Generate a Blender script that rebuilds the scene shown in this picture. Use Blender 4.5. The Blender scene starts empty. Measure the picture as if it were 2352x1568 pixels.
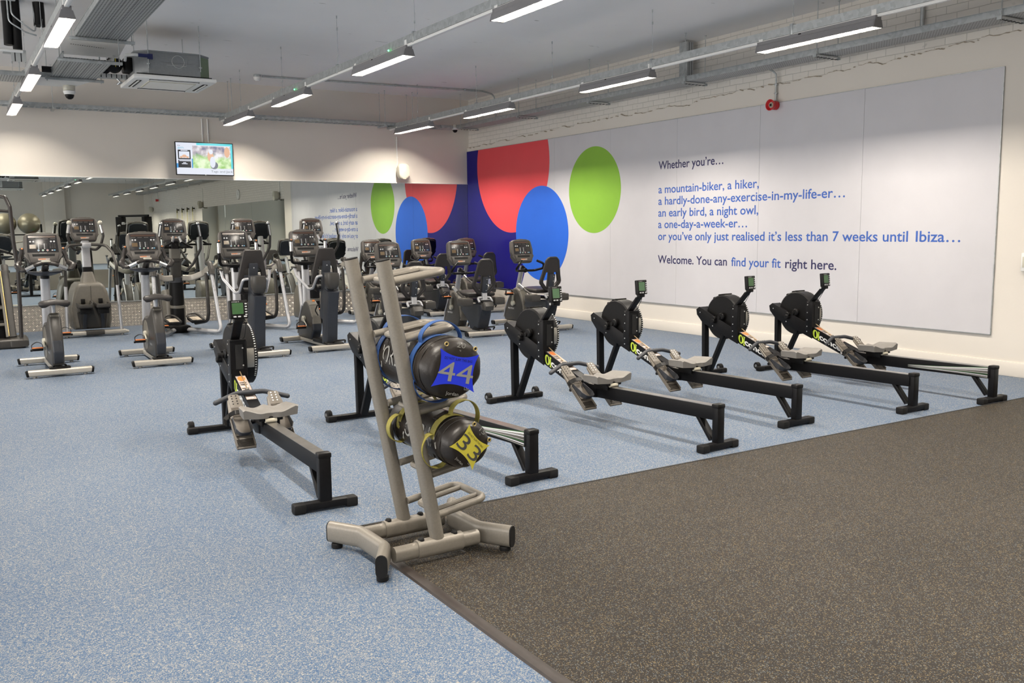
import bpy, bmesh, math, random
from mathutils import Matrix, Vector, Euler
random.seed(7)
D = bpy.data
C = bpy.context.scene.collection
PI = math.pi
R = math.radians
IDM = Matrix.Identity(4)

# ------------------------------------------------------------------ materials
MATS = {}
def _nt(name):
    m = D.materials.new(name); m.use_nodes = True
    nt = m.node_tree; b = nt.nodes['Principled BSDF']
    return m, nt, b
def _n(nt, typ, **kw):
    n = nt.nodes.new(typ)
    for k, v in kw.items():
        if k.startswith('i_'):
            n.inputs[k[2:].replace('_', ' ')].default_value = v
        else:
            setattr(n, k, v)
    return n
def _coord(nt, scale=1.0):
    tc = nt.nodes.new('ShaderNodeTexCoord'); mp = nt.nodes.new('ShaderNodeMapping')
    mp.inputs['Scale'].default_value = (scale,)*3 if not isinstance(scale, (tuple, list)) else scale
    nt.links.new(tc.outputs['Object'], mp.inputs['Vector'])
    return mp.outputs['Vector']
def mat(name, col, rough=0.5, metal=0.0, var=0.06, bump=0.0, scale=40.0, coat=0.0, spec=0.5):
    """plain coloured surface with a faint procedural mottling"""
    m, nt, b = _nt(name)
    v = _coord(nt)
    no = _n(nt, 'ShaderNodeTexNoise', i_Scale=scale, i_Detail=3.0)
    nt.links.new(v, no.inputs['Vector'])
    ra = nt.nodes.new('ShaderNodeValToRGB')
    ra.color_ramp.elements[0].position = 0.3; ra.color_ramp.elements[1].position = 0.7
    ra.color_ramp.elements[0].color = (*[max(0, c*(1-var)) for c in col], 1)
    ra.color_ramp.elements[1].color = (*[min(1, c*(1+var)) for c in col], 1)
    nt.links.new(no.outputs['Fac'], ra.inputs['Fac'])
    nt.links.new(ra.outputs['Color'], b.inputs['Base Color'])
    b.inputs['Roughness'].default_value = rough; b.inputs['Metallic'].default_value = metal
    b.inputs['Specular IOR Level'].default_value = spec
    if coat: b.inputs['Coat Weight'].default_value = coat
    if bump:
        bp = _n(nt, 'ShaderNodeBump', i_Strength=bump, i_Distance=0.002)
        n2 = _n(nt, 'ShaderNodeTexNoise', i_Scale=scale*6, i_Detail=2.0)
        nt.links.new(v, n2.inputs['Vector'])
        nt.links.new(n2.outputs['Fac'], bp.inputs['Height']); nt.links.new(bp.outputs['Normal'], b.inputs['Normal'])
    MATS[name] = m
    return m
def emit(name, col, strength):
    m, nt, b = _nt(name)
    b.inputs['Base Color'].default_value = (0.02, 0.02, 0.02, 1)
    b.inputs['Emission Color'].default_value = (*col, 1); b.inputs['Emission Strength'].default_value = strength
    b.inputs['Roughness'].default_value = 0.3
    MATS[name] = m
    return m

# blue speckled rubber floor: granules of several blues and creams
def floor_mat():
    m, nt, b = _nt('blue_speckle_floor')
    v = _coord(nt)
    vo = _n(nt, 'ShaderNodeTexVoronoi', i_Scale=300.0); n2 = _n(nt, 'ShaderNodeTexNoise', i_Scale=1.4, i_Detail=3.0); n3 = _n(nt, 'ShaderNodeTexNoise', i_Scale=60.0, i_Detail=3.0)
    for n in (vo, n2, n3): nt.links.new(v, n.inputs['Vector'])
    sp = nt.nodes.new('ShaderNodeSeparateColor'); nt.links.new(vo.outputs['Color'], sp.inputs[0])
    ad = _n(nt, 'ShaderNodeMath', operation='MULTIPLY_ADD'); ad.inputs[1].default_value = 0.55; ad.inputs[2].default_value = -0.275
    nt.links.new(n3.outputs['Fac'], ad.inputs[0])
    a2 = _n(nt, 'ShaderNodeMath', operation='ADD'); nt.links.new(sp.outputs[0], a2.inputs[0]); nt.links.new(ad.outputs[0], a2.inputs[1])
    r1 = nt.nodes.new('ShaderNodeValToRGB'); e = r1.color_ramp.elements
    e[0].position = 0.0; e[0].color = (0.044, 0.088, 0.165, 1); e[1].position = 1.0; e[1].color = (0.34, 0.32, 0.285, 1)
    for p_, c_ in ((0.30, (0.068, 0.116, 0.195, 1)), (0.58, (0.104, 0.146, 0.207, 1)), (0.72, (0.178, 0.195, 0.216, 1)), (0.86, (0.275, 0.265, 0.24, 1))):
        q = e.new(p_); q.color = c_
    nt.links.new(a2.outputs[0], r1.inputs['Fac'])
    mx = _n(nt, 'ShaderNodeMix', data_type='RGBA', blend_type='MULTIPLY')
    r2 = nt.nodes.new('ShaderNodeValToRGB')
    r2.color_ramp.elements[0].position = 0.35; r2.color_ramp.elements[0].color = (0.90, 0.93, 0.97, 1)
    r2.color_ramp.elements[1].position = 0.65; r2.color_ramp.elements[1].color = (1, 1, 1, 1)
    nt.links.new(n2.outputs['Fac'], r2.inputs['Fac'])
    mx.inputs['Factor'].default_value = 1.0
    nt.links.new(r1.outputs['Color'], mx.inputs['A']); nt.links.new(r2.outputs['Color'], mx.inputs['B'])
    nt.links.new(mx.outputs['Result'], b.inputs['Base Color'])
    b.inputs['Roughness'].default_value = 0.6; b.inputs['Specular IOR Level'].default_value = 0.15
    bp = _n(nt, 'ShaderNodeBump', i_Strength=0.2, i_Distance=0.001)
    nt.links.new(sp.outputs[1], bp.inputs['Height']); nt.links.new(bp.outputs['Normal'], b.inputs['Normal'])
    return m
# black rubber flooring with tan and blue flecks, in 1 m rolls
def rubber_mat():
    m, nt, b = _nt('black_fleck_rubber')
    v = _coord(nt)
    vo = _n(nt, 'ShaderNodeTexVoronoi', i_Scale=310.0); n3 = _n(nt, 'ShaderNodeTexNoise', i_Scale=1.1, i_Detail=4.0)
    nt.links.new(v, vo.inputs['Vector']); nt.links.new(v, n3.inputs['Vector'])
    sp = nt.nodes.new('ShaderNodeSeparateColor'); nt.links.new(vo.outputs['Color'], sp.inputs[0])
    base = nt.nodes.new('ShaderNodeValToRGB')
    base.color_ramp.elements[0].position = 0.3; base.color_ramp.elements[0].color = (0.014, 0.0112, 0.009, 1)
    base.color_ramp.elements[1].position = 0.7; base.color_ramp.elements[1].color = (0.0215, 0.0175, 0.014, 1)
    nt.links.new(n3.outputs['Fac'], base.inputs['Fac'])
    def thr(k, lo, hi):
        r = nt.nodes.new('ShaderNodeMapRange'); r.inputs['From Min'].default_value = lo; r.inputs['From Max'].default_value = hi
        nt.links.new(sp.outputs[k], r.inputs['Value']); return r
    a = _n(nt, 'ShaderNodeMix', data_type='RGBA'); a.inputs['B'].default_value = (0.16, 0.12, 0.062, 1)
    nt.links.new(thr(0, 0.86, 0.93).outputs[0], a.inputs['Factor']); nt.links.new(base.outputs['Color'], a.inputs['A'])
    c = _n(nt, 'ShaderNodeMix', data_type='RGBA'); c.inputs['B'].default_value = (0.10, 0.112, 0.118, 1)
    nt.links.new(thr(1, 0.90, 0.95).outputs[0], c.inputs['Factor']); nt.links.new(a.outputs['Result'], c.inputs['A'])
    nt.links.new(c.outputs['Result'], b.inputs['Base Color'])
    b.inputs['Roughness'].default_value = 0.65; b.inputs['Specular IOR Level'].default_value = 0.2
    bp = _n(nt, 'ShaderNodeBump', i_Strength=0.3, i_Distance=0.001)
    nt.links.new(sp.outputs[2], bp.inputs['Height']); nt.links.new(bp.outputs['Normal'], b.inputs['Normal'])
    return m
def plaster_mat(name, col, marks=0.0):
    m, nt, b = _nt(name)
    v = _coord(nt)
    n1 = _n(nt, 'ShaderNodeTexNoise', i_Scale=0.9, i_Detail=5.0)
    n2 = _n(nt, 'ShaderNodeTexNoise', i_Scale=55.0, i_Detail=4.0)
    for n in (n1, n2): nt.links.new(v, n.inputs['Vector'])
    r = nt.nodes.new('ShaderNodeValToRGB')
    r.color_ramp.elements[0].position = 0.3; r.color_ramp.elements[0].color = (*[c*0.95 for c in col], 1)
    r.color_ramp.elements[1].position = 0.7; r.color_ramp.elements[1].color = (*col, 1)
    nt.links.new(n1.outputs['Fac'], r.inputs['Fac'])
    out = r.outputs['Color']
    if marks:
        mp = _n(nt, 'ShaderNodeMapping'); mp.inputs['Scale'].default_value = (0.5, 1.6, 1.0)
        nt.links.new(v, mp.inputs['Vector'])
        n3 = _n(nt, 'ShaderNodeTexNoise', i_Scale=7.0, i_Detail=2.0); nt.links.new(mp.outputs['Vector'], n3.inputs['Vector'])
        t = nt.nodes.new('ShaderNodeValToRGB')
        t.color_ramp.elements[0].position = 0.735; t.color_ramp.elements[0].color = (0, 0, 0, 1)
        t.color_ramp.elements[1].position = 0.76; t.color_ramp.elements[1].color = (marks,)*3 + (1,)
        nt.links.new(n3.outputs['Fac'], t.inputs['Fac'])
        mx = _n(nt, 'ShaderNodeMix', data_type='RGBA'); mx.inputs['B'].default_value = (0.25, 0.23, 0.2, 1)
        nt.links.new(t.outputs['Color'], mx.inputs['Factor']); nt.links.new(out, mx.inputs['A']); out = mx.outputs['Result']
    nt.links.new(out, b.inputs['Base Color'])
    b.inputs['Roughness'].default_value = 0.75; b.inputs['Specular IOR Level'].default_value = 0.25
    bp = _n(nt, 'ShaderNodeBump', i_Strength=0.12, i_Distance=0.003)
    nt.links.new(n2.outputs['Fac'], bp.inputs['Height']); nt.links.new(bp.outputs['Normal'], b.inputs['Normal'])
    return m
def brick_mat(name, col):
    """painted brickwork on a wall lying in the YZ plane"""
    m, nt, b = _nt(name)
    tc = nt.nodes.new('ShaderNodeTexCoord'); sx = nt.nodes.new('ShaderNodeSeparateXYZ'); cx = nt.nodes.new('ShaderNodeCombineXYZ')
    nt.links.new(tc.outputs['Object'], sx.inputs[0]); nt.links.new(sx.outputs['Y'], cx.inputs['X']); nt.links.new(sx.outputs['Z'], cx.inputs['Y'])
    no = _n(nt, 'ShaderNodeTexNoise', i_Scale=3.0, i_Detail=4.0); nt.links.new(cx.outputs[0], no.inputs['Vector'])
    vm = _n(nt, 'ShaderNodeVectorMath', operation='SCALE'); vm.inputs['Scale'].default_value = 0.02
    nt.links.new(no.outputs['Color'], vm.inputs[0])
    va = _n(nt, 'ShaderNodeVectorMath', operation='ADD'); nt.links.new(cx.outputs[0], va.inputs[0]); nt.links.new(vm.outputs[0], va.inputs[1])
    br = nt.nodes.new('ShaderNodeTexBrick'); br.inputs['Scale'].default_value = 1.0
    br.inputs['Brick Width'].default_value = 0.225; br.inputs['Row Height'].default_value = 0.075
    br.inputs['Mortar Size'].default_value = 0.004; br.inputs['Mortar Smooth'].default_value = 0.6
    br.inputs['Color1'].default_value = (*col, 1); br.inputs['Color2'].default_value = (*[c*0.95 for c in col], 1)
    br.inputs['Mortar'].default_value = (*[c*0.72 for c in col], 1)
    nt.links.new(va.outputs[0], br.inputs['Vector'])
    n2 = _n(nt, 'ShaderNodeTexNoise', i_Scale=9.0, i_Detail=6.0); nt.links.new(cx.outputs[0], n2.inputs['Vector'])
    t = nt.nodes.new('ShaderNodeValToRGB')
    t.color_ramp.elements[0].position = 0.66; t.color_ramp.elements[0].color = (0, 0, 0, 1)
    t.color_ramp.elements[1].position = 0.74; t.color_ramp.elements[1].color = (0.55, 0.55, 0.55, 1)
    nt.links.new(n2.outputs['Fac'], t.inputs['Fac'])
    mx = _n(nt, 'ShaderNodeMix', data_type='RGBA'); mx.inputs['B'].default_value = (*[c*0.6 for c in col], 1)
    nt.links.new(t.outputs['Color'], mx.inputs['Factor']); nt.links.new(br.outputs['Color'], mx.inputs['A'])
    nt.links.new(mx.outputs['Result'], b.inputs['Base Color'])
    b.inputs['Roughness'].default_value = 0.7
    bp = _n(nt, 'ShaderNodeBump', i_Strength=0.6, i_Distance=0.006); bp.invert = True
    nt.links.new(br.outputs['Fac'], bp.inputs['Height']); nt.links.new(bp.outputs['Normal'], b.inputs['Normal'])
    return m
def perf_mat(name, col, pitch=0.028):
    """galvanised sheet pierced with rows of dark slots (object XY)"""
    m, nt, b = _nt(name)
    tc = nt.nodes.new('ShaderNodeTexCoord')
    br = nt.nodes.new('ShaderNodeTexBrick')
    br.inputs['Scale'].default_value = 1.0; br.inputs['Brick Width'].default_value = pitch*1.5; br.inputs['Row Height'].default_value = pitch
    br.inputs['Mortar Size'].default_value = pitch*0.33; br.inputs['Mortar Smooth'].default_value = 0.1
    br.inputs['Color1'].default_value = (0.03, 0.03, 0.03, 1); br.inputs['Color2'].default_value = (0.03, 0.03, 0.03, 1)
    br.inputs['Mortar'].default_value = (*col, 1)
    mp = nt.nodes.new('ShaderNodeMapping'); mp.inputs['Rotation'].default_value = (0, 0, PI/2)
    nt.links.new(tc.outputs['Object'], mp.inputs['Vector']); nt.links.new(mp.outputs['Vector'], br.inputs['Vector'])
    nt.links.new(br.outputs['Color'], b.inputs['Base Color'])
    b.inputs['Roughness'].default_value = 0.42; b.inputs['Metallic'].default_value = 0.55
    return m
def galv_mat(name, col):
    m, nt, b = _nt(name)
    v = _coord(nt)
    vo = _n(nt, 'ShaderNodeTexVoronoi', i_Scale=28.0); nt.links.new(v, vo.inputs['Vector'])
    r = nt.nodes.new('ShaderNodeValToRGB')
    r.color_ramp.elements[0].color = (*[c*0.86 for c in col], 1); r.color_ramp.elements[1].color = (*[min(1, c*1.1) for c in col], 1)
    sp = nt.nodes.new('ShaderNodeSeparateColor'); nt.links.new(vo.outputs['Color'], sp.inputs[0])
    nt.links.new(sp.outputs[0], r.inputs['Fac']); nt.links.new(r.outputs['Color'], b.inputs['Base Color'])
    b.inputs['Roughness'].default_value = 0.4; b.inputs['Metallic'].default_value = 0.6
    return m
def mirror_mat():
    m, nt, b = _nt('mirror_glass')
    v = _coord(nt); no = _n(nt, 'ShaderNodeTexNoise', i_Scale=2.0)
    nt.links.new(v, no.inputs['Vector'])
    r = nt.nodes.new('ShaderNodeValToRGB')
    r.color_ramp.elements[0].color = (0.66, 0.70, 0.67, 1); r.color_ramp.elements[1].color = (0.69, 0.73, 0.70, 1)
    nt.links.new(no.outputs['Fac'], r.inputs['Fac']); nt.links.new(r.outputs['Color'], b.inputs['Base Color'])
    b.inputs['Metallic'].default_value = 1.0; b.inputs['Roughness'].default_value = 0.0
    return m
def picture_mat():
    """the moving picture on the wall screen: grass, a pale crowd and a figure, all blurred"""
    m, nt, b = _nt('screen_picture')
    tc = nt.nodes.new('ShaderNodeTexCoord')
    n1 = _n(nt, 'ShaderNodeTexNoise', i_Scale=9.0, i_Detail=4.0); nt.links.new(tc.outputs['Object'], n1.inputs['Vector'])
    sx = nt.nodes.new('ShaderNodeSeparateXYZ'); nt.links.new(tc.outputs['Object'], sx.inputs[0])
    g = nt.nodes.new('ShaderNodeValToRGB')
    e = g.color_ramp.elements; e[0].position = 0.35; e[0].color = (0.25, 0.55, 0.10, 1); e[1].position = 0.6; e[1].color = (0.75, 0.9, 0.6, 1)
    c = nt.nodes.new('ShaderNodeValToRGB')
    e = c.color_ramp.elements; e[0].position = 0.35; e[0].color = (0.12, 0.13, 0.25, 1); e[1].position = 0.62; e[1].color = (0.8, 0.8, 0.85, 1)
    a = e.new(0.5); a.color = (0.5, 0.45, 0.5, 1)
    nt.links.new(n1.outputs['Fac'], g.inputs['Fac']); nt.links.new(n1.outputs['Fac'], c.inputs['Fac'])
    ad = _n(nt, 'ShaderNodeMath', operation='MULTIPLY_ADD'); ad.inputs[1].default_value = 0.25; nt.links.new(n1.outputs['Fac'], ad.inputs[0]); nt.links.new(sx.outputs['Z'], ad.inputs[2])
    st = nt.nodes.new('ShaderNodeMapRange'); st.inputs['From Min'].default_value = 0.12; st.inputs['From Max'].default_value = 0.2
    nt.links.new(ad.outputs[0], st.inputs['Value'])
    mx = _n(nt, 'ShaderNodeMix', data_type='RGBA'); nt.links.new(st.outputs[0], mx.inputs['Factor'])
    nt.links.new(g.outputs['Color'], mx.inputs['A']); nt.links.new(c.outputs['Color'], mx.inputs['B'])
    b.inputs['Base Color'].default_value = (0.02, 0.02, 0.02, 1)
    nt.links.new(mx.outputs['Result'], b.inputs['Emission Color']); b.inputs['Emission Strength'].default_value = 1.0
    return m

M = {}
M['floor'] = floor_mat(); M['rubber'] = rubber_mat()
M['wall'] = plaster_mat('warm_white_plaster', (0.70, 0.65, 0.585))
M['ceil'] = plaster_mat('white_ceiling_paint', (0.92, 0.905, 0.89), marks=0.5)
M['brick'] = brick_mat('white_painted_brick', (0.72, 0.68, 0.62))
M['scar'] = mat('broken_plaster_edge', (0.42, 0.36, 0.28), 0.9, scale=60, var=0.3)
M['panelw'] = mat('pale_grey_panel', (0.56, 0.545, 0.565), 0.45, var=0.02, scale=3)
M['red'] = mat('coral_red_print', (0.72, 0.075, 0.088), 0.4, var=0.02, scale=3, spec=0.2)
M['blue'] = mat('bright_blue_print', (0.028, 0.13, 0.62), 0.4, var=0.02, scale=3, spec=0.2)
M['green'] = mat('leaf_green_print', (0.235, 0.45, 0.055), 0.4, var=0.02, scale=3, spec=0.2)
M['navy'] = mat('navy_print', (0.011, 0.008, 0.17), 0.4, var=0.02, scale=3, spec=0.2)
M['textnavy'] = mat('navy_lettering', (0.022, 0.020, 0.085), 0.5, var=0.02, scale=3)
M['textblue'] = mat('blue_lettering', (0.035, 0.105, 0.40), 0.5, var=0.02, scale=3)
M['mirror'] = mirror_mat(); M['picture'] = picture_mat()
M['tread'] = mat('aluminium_tread_plate', (0.56, 0.51, 0.44), 0.40, 0.7, var=0.08, scale=20)
M['galv'] = galv_mat('galvanised_steel', (0.46, 0.48, 0.48)); M['galvp'] = perf_mat('pierced_galvanised', (0.50, 0.51, 0.50))
M['galvd'] = perf_mat('mesh_galvanised', (0.42, 0.44, 0.46), 0.02)
M['white'] = mat('white_plastic', (0.78, 0.77, 0.74), 0.4, var=0.02)
M['cream'] = mat('cream_plastic', (0.55, 0.52, 0.43), 0.4, var=0.03)
M['lampgrey'] = mat('lamp_housing_grey', (0.20, 0.195, 0.20), 0.5, var=0.03)
M['reflector'] = mat('satin_aluminium_reflector', (0.90, 0.89, 0.87), 0.32, 1.0, var=0.01)
M['black'] = mat('black_plastic', (0.0075, 0.007, 0.007), 0.42, var=0.1, spec=0.18)
M['blackmetal'] = mat('black_powder_coat', (0.0065, 0.0062, 0.0068), 0.42, 0.0, var=0.12, scale=60, bump=0.05, spec=0.16)
M['blackrub'] = mat('black_rubber', (0.011, 0.0105, 0.0105), 0.6, var=0.1, spec=0.18)
M['rail'] = mat('brushed_rail_steel', (0.36, 0.34, 0.31), 0.3, 0.9, var=0.1, scale=15)
M['seatgrey'] = mat('grey_moulded_seat', (0.175, 0.163, 0.148), 0.55, var=0.04)
M['foot'] = mat('grey_brown_footplate', (0.125, 0.107, 0.086), 0.5, var=0.08)
M['steelmesh'] = mat('flywheel_mesh_steel', (0.36, 0.34, 0.30), 0.4, 0.7, var=0.1, scale=200)
M['rivet'] = mat('bright_screw_heads', (0.75, 0.74, 0.72), 0.3, 0.8, var=0.02)
M['lcd'] = mat('green_lcd', (0.055, 0.135, 0.05), 0.25, var=0.02)
M['lime'] = mat('lime_print', (0.50, 0.62, 0.06), 0.5, var=0.02)
M['letter'] = mat('white_print', (0.74, 0.73, 0.71), 0.5, var=0.02)
M['sticker'] = mat('pale_instruction_sticker', (0.40, 0.33, 0.29), 0.5, var=0.3, scale=120)
M['orange'] = mat('orange_print', (0.75, 0.22, 0.05), 0.5, var=0.05)
M['chain'] = mat('brass_chain', (0.40, 0.30, 0.18), 0.4, 0.8, var=0.2, scale=200)
M['roller'] = mat('ivory_roller', (0.72, 0.66, 0.52), 0.45, var=0.03)
M['handle'] = mat('dark_rubber_grip', (0.030, 0.032, 0.038), 0.55, var=0.1)
M['rackgrey'] = mat('warm_grey_enamel', (0.235, 0.212, 0.178), 0.42, 0.25, var=0.05, scale=120, bump=0.03)
M['vinyl'] = mat('black_vinyl', (0.017, 0.0135, 0.011), 0.38, var=0.15, scale=25, bump=0.25, spec=0.4)
M['bagblue'] = mat('royal_blue_patch', (0.018, 0.040, 0.66), 0.42, var=0.04)
M['strapblue'] = mat('blue_webbing', (0.022, 0.075, 0.24), 0.7, var=0.1, scale=150)
M['bagyellow'] = mat('yellow_patch', (0.58, 0.51, 0.06), 0.45, var=0.04)
M['strapyellow'] = mat('yellow_webbing', (0.27, 0.235, 0.05), 0.7, var=0.12, scale=150)
M['numgrey'] = mat('grey_number_print', (0.27, 0.265, 0.24), 0.5, var=0.03)
M['numdark'] = mat('dark_grey_number_print', (0.06, 0.06, 0.056), 0.5, var=0.03)
M['brass'] = mat('brass_eyelet', (0.55, 0.42, 0.18), 0.35, 0.9, var=0.05)
M['mcharcoal'] = mat('charcoal_shroud', (0.046, 0.042, 0.037), 0.40, var=0.06, spec=0.4)
M['mbar'] = mat('dark_brown_grip', (0.024, 0.020, 0.018), 0.42, var=0.06, spec=0.4)
M['mgrey'] = mat('warm_grey_shroud', (0.155, 0.142, 0.118), 0.40, var=0.05)
M['mdark'] = mat('dark_slate_plastic', (0.021, 0.0235, 0.030), 0.42, var=0.06)
M['msilver'] = mat('silver_frame_paint', (0.46, 0.46, 0.47), 0.34, 0.45, var=0.03)
M['mfoot'] = mat('champagne_stabiliser', (0.44, 0.41, 0.36), 0.38, 0.4, var=0.03)
M['mcons'] = mat('console_brown_grey', (0.078, 0.069, 0.061), 0.42, var=0.04)
M['mface'] = mat('console_face', (0.022, 0.021, 0.022), 0.22, var=0.04)
M['mstrip'] = mat('console_strip', (0.085, 0.05, 0.036), 0.18, var=0.04)
M['mlcd'] = mat('console_amber_window', (0.16, 0.11, 0.06), 0.2, var=0.04)
M['btn'] = mat('pale_buttons', (0.62, 0.62, 0.62), 0.4, var=0.02)
M['btng'] = mat('green_button', (0.30, 0.55, 0.36), 0.4, var=0.02)
M['btnr'] = mat('red_button', (0.62, 0.20, 0.18), 0.4, var=0.02)
M['btnb'] = mat('blue_button', (0.16, 0.42, 0.62), 0.4, var=0.02)
M['chrome'] = mat('polished_grip', (0.72, 0.71, 0.69), 0.18, 0.95, var=0.02)
M['mseat'] = mat('dark_brown_saddle', (0.018, 0.0145, 0.013), 0.5, var=0.08)
M['pearl'] = mat('pearl_crank_cover', (0.50, 0.48, 0.40), 0.35, 0.2, var=0.03)
M['ball'] = mat('silver_gold_ball', (0.24, 0.215, 0.155), 0.28, 0.45, var=0.04)
M['alarm'] = mat('red_alarm_plastic', (0.55, 0.018, 0.022), 0.35, var=0.04)
M['acsteel'] = mat('dull_zinc_casing', (0.25, 0.26, 0.265), 0.5, 0.35, var=0.05)
M['acgreen'] = mat('green_tinged_zinc', (0.17, 0.23, 0.15), 0.5, 0.3, var=0.05)
M['dark'] = mat('dark_void', (0.006, 0.006, 0.006), 0.8, var=0.1)
M['doorglass'] = mat('dark_door_glass', (0.015, 0.02, 0.018), 0.08, var=0.1)
M['exit'] = emit('green_exit_panel', (0.02, 0.65, 0.13), 0.9)
M['led'] = emit('green_led', (0.05, 1.0, 0.2), 14.0)
M['tvwhite'] = emit('screen_white', (0.80, 0.84, 0.95), 0.95)
M['tvcyan'] = emit('screen_cyan', (0.10, 0.72, 0.80), 0.95)
M['tvblue'] = emit('screen_blue', (0.05, 0.35, 0.80), 0.9)
M['tvdark'] = emit('screen_navy', (0.006, 0.010, 0.022), 0.8)
M['tvgrey'] = emit('screen_grey_text', (0.20, 0.23, 0.28), 0.8)
M['tvpeach'] = emit('screen_peach', (0.85, 0.50, 0.32), 0.9)
M['tvteal'] = emit('screen_teal_text', (0.12, 0.55, 0.75), 0.9)
M['trx'] = mat('yellow_strap', (0.60, 0.52, 0.10), 0.7, var=0.1)
M['clockface'] = mat('clock_face', (0.7, 0.7, 0.68), 0.4, var=0.02)
M['pgreen'] = mat('green_rubber', (0.06, 0.55, 0.04), 0.5, var=0.05)
M['pred'] = mat('red_rubber', (0.55, 0.03, 0.03), 0.5, var=0.05)
M['acblue'] = mat('dark_blue_fitting', (0.012, 0.018, 0.10), 0.5, var=0.05)
M['pblue'] = mat('blue_rubber', (0.02, 0.16, 0.6), 0.5, var=0.05)
M['edging'] = mat('dark_vinyl_edging', (0.026, 0.019, 0.016), 0.5, var=0.15, scale=30)
M['seam'] = mat('dark_seam', (0.016, 0.015, 0.014), 0.8, var=0.1)
M['yellowfoil'] = mat('yellow_tape', (0.5, 0.42, 0.04), 0.5, var=0.05)

# ------------------------------------------------------------------ mesh builder
def fillet(pts, r, n=5, closed=False):
    """round the corners of a 3-D polyline"""
    pts = [Vector(p) for p in pts]
    if r <= 0: return pts
    out = []; N = len(pts)
    for i, p in enumerate(pts):
        if not closed and i in (0, N-1):
            out.append(p); continue
        a = pts[(i-1) % N]; c = pts[(i+1) % N]
        u = a-p; w = c-p; lu, lw = u.length, w.length
        if lu < 1e-6 or lw < 1e-6: out.append(p); continue
        u = u/lu; w = w/lw
        ang = u.angle(w)
        if ang > PI-0.02: out.append(p); continue
        t = min(r/math.tan(ang/2), lu*0.48, lw*0.48)
        for k in range(n+1):
            s = k/n
            p0 = p+u*t; p1 = p+w*t
            out.append((p0*(1-s)+p*s)*(1-s)+(p*(1-s)+p1*s)*s)
    return out
def oval(w, h, n=6):
    """stadium outline w wide (u), h high (v)"""
    r = min(w, h)/2; o = []
    if w >= h:
        for k in range(n+1): a = -PI/2+PI*k/n; o.append((w/2-r+r*math.cos(a), r*math.sin(a)))
        for k in range(n+1): a = PI/2+PI*k/n; o.append((-w/2+r+r*math.cos(a), r*math.sin(a)))
    else:
        for k in range(n+1): a = PI*k/n; o.append((r*math.cos(a), h/2-r+r*math.sin(a)))
        for k in range(n+1): a = PI+PI*k/n; o.append((r*math.cos(a), -h/2+r+r*math.sin(a)))
    return o
def rrect(w, h, r, n=4):
    o = []
    for sx, sy, a0 in ((1, -1, -PI/2), (1, 1, 0), (-1, 1, PI/2), (-1, -1, PI)):
        for k in range(n+1):
            a = a0+PI/2*k/n
            o.append((sx*(w/2-r)+r*math.cos(a), sy*(h/2-r)+r*math.sin(a)))
    return o
def circ(r, n=12, cx=0, cy=0, a0=0, a1=2*PI, full=True):
    m = n if full else n+1
    return [(cx+r*math.cos(a0+(a1-a0)*k/n), cy+r*math.sin(a0+(a1-a0)*k/n)) for k in range(m)]

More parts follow.
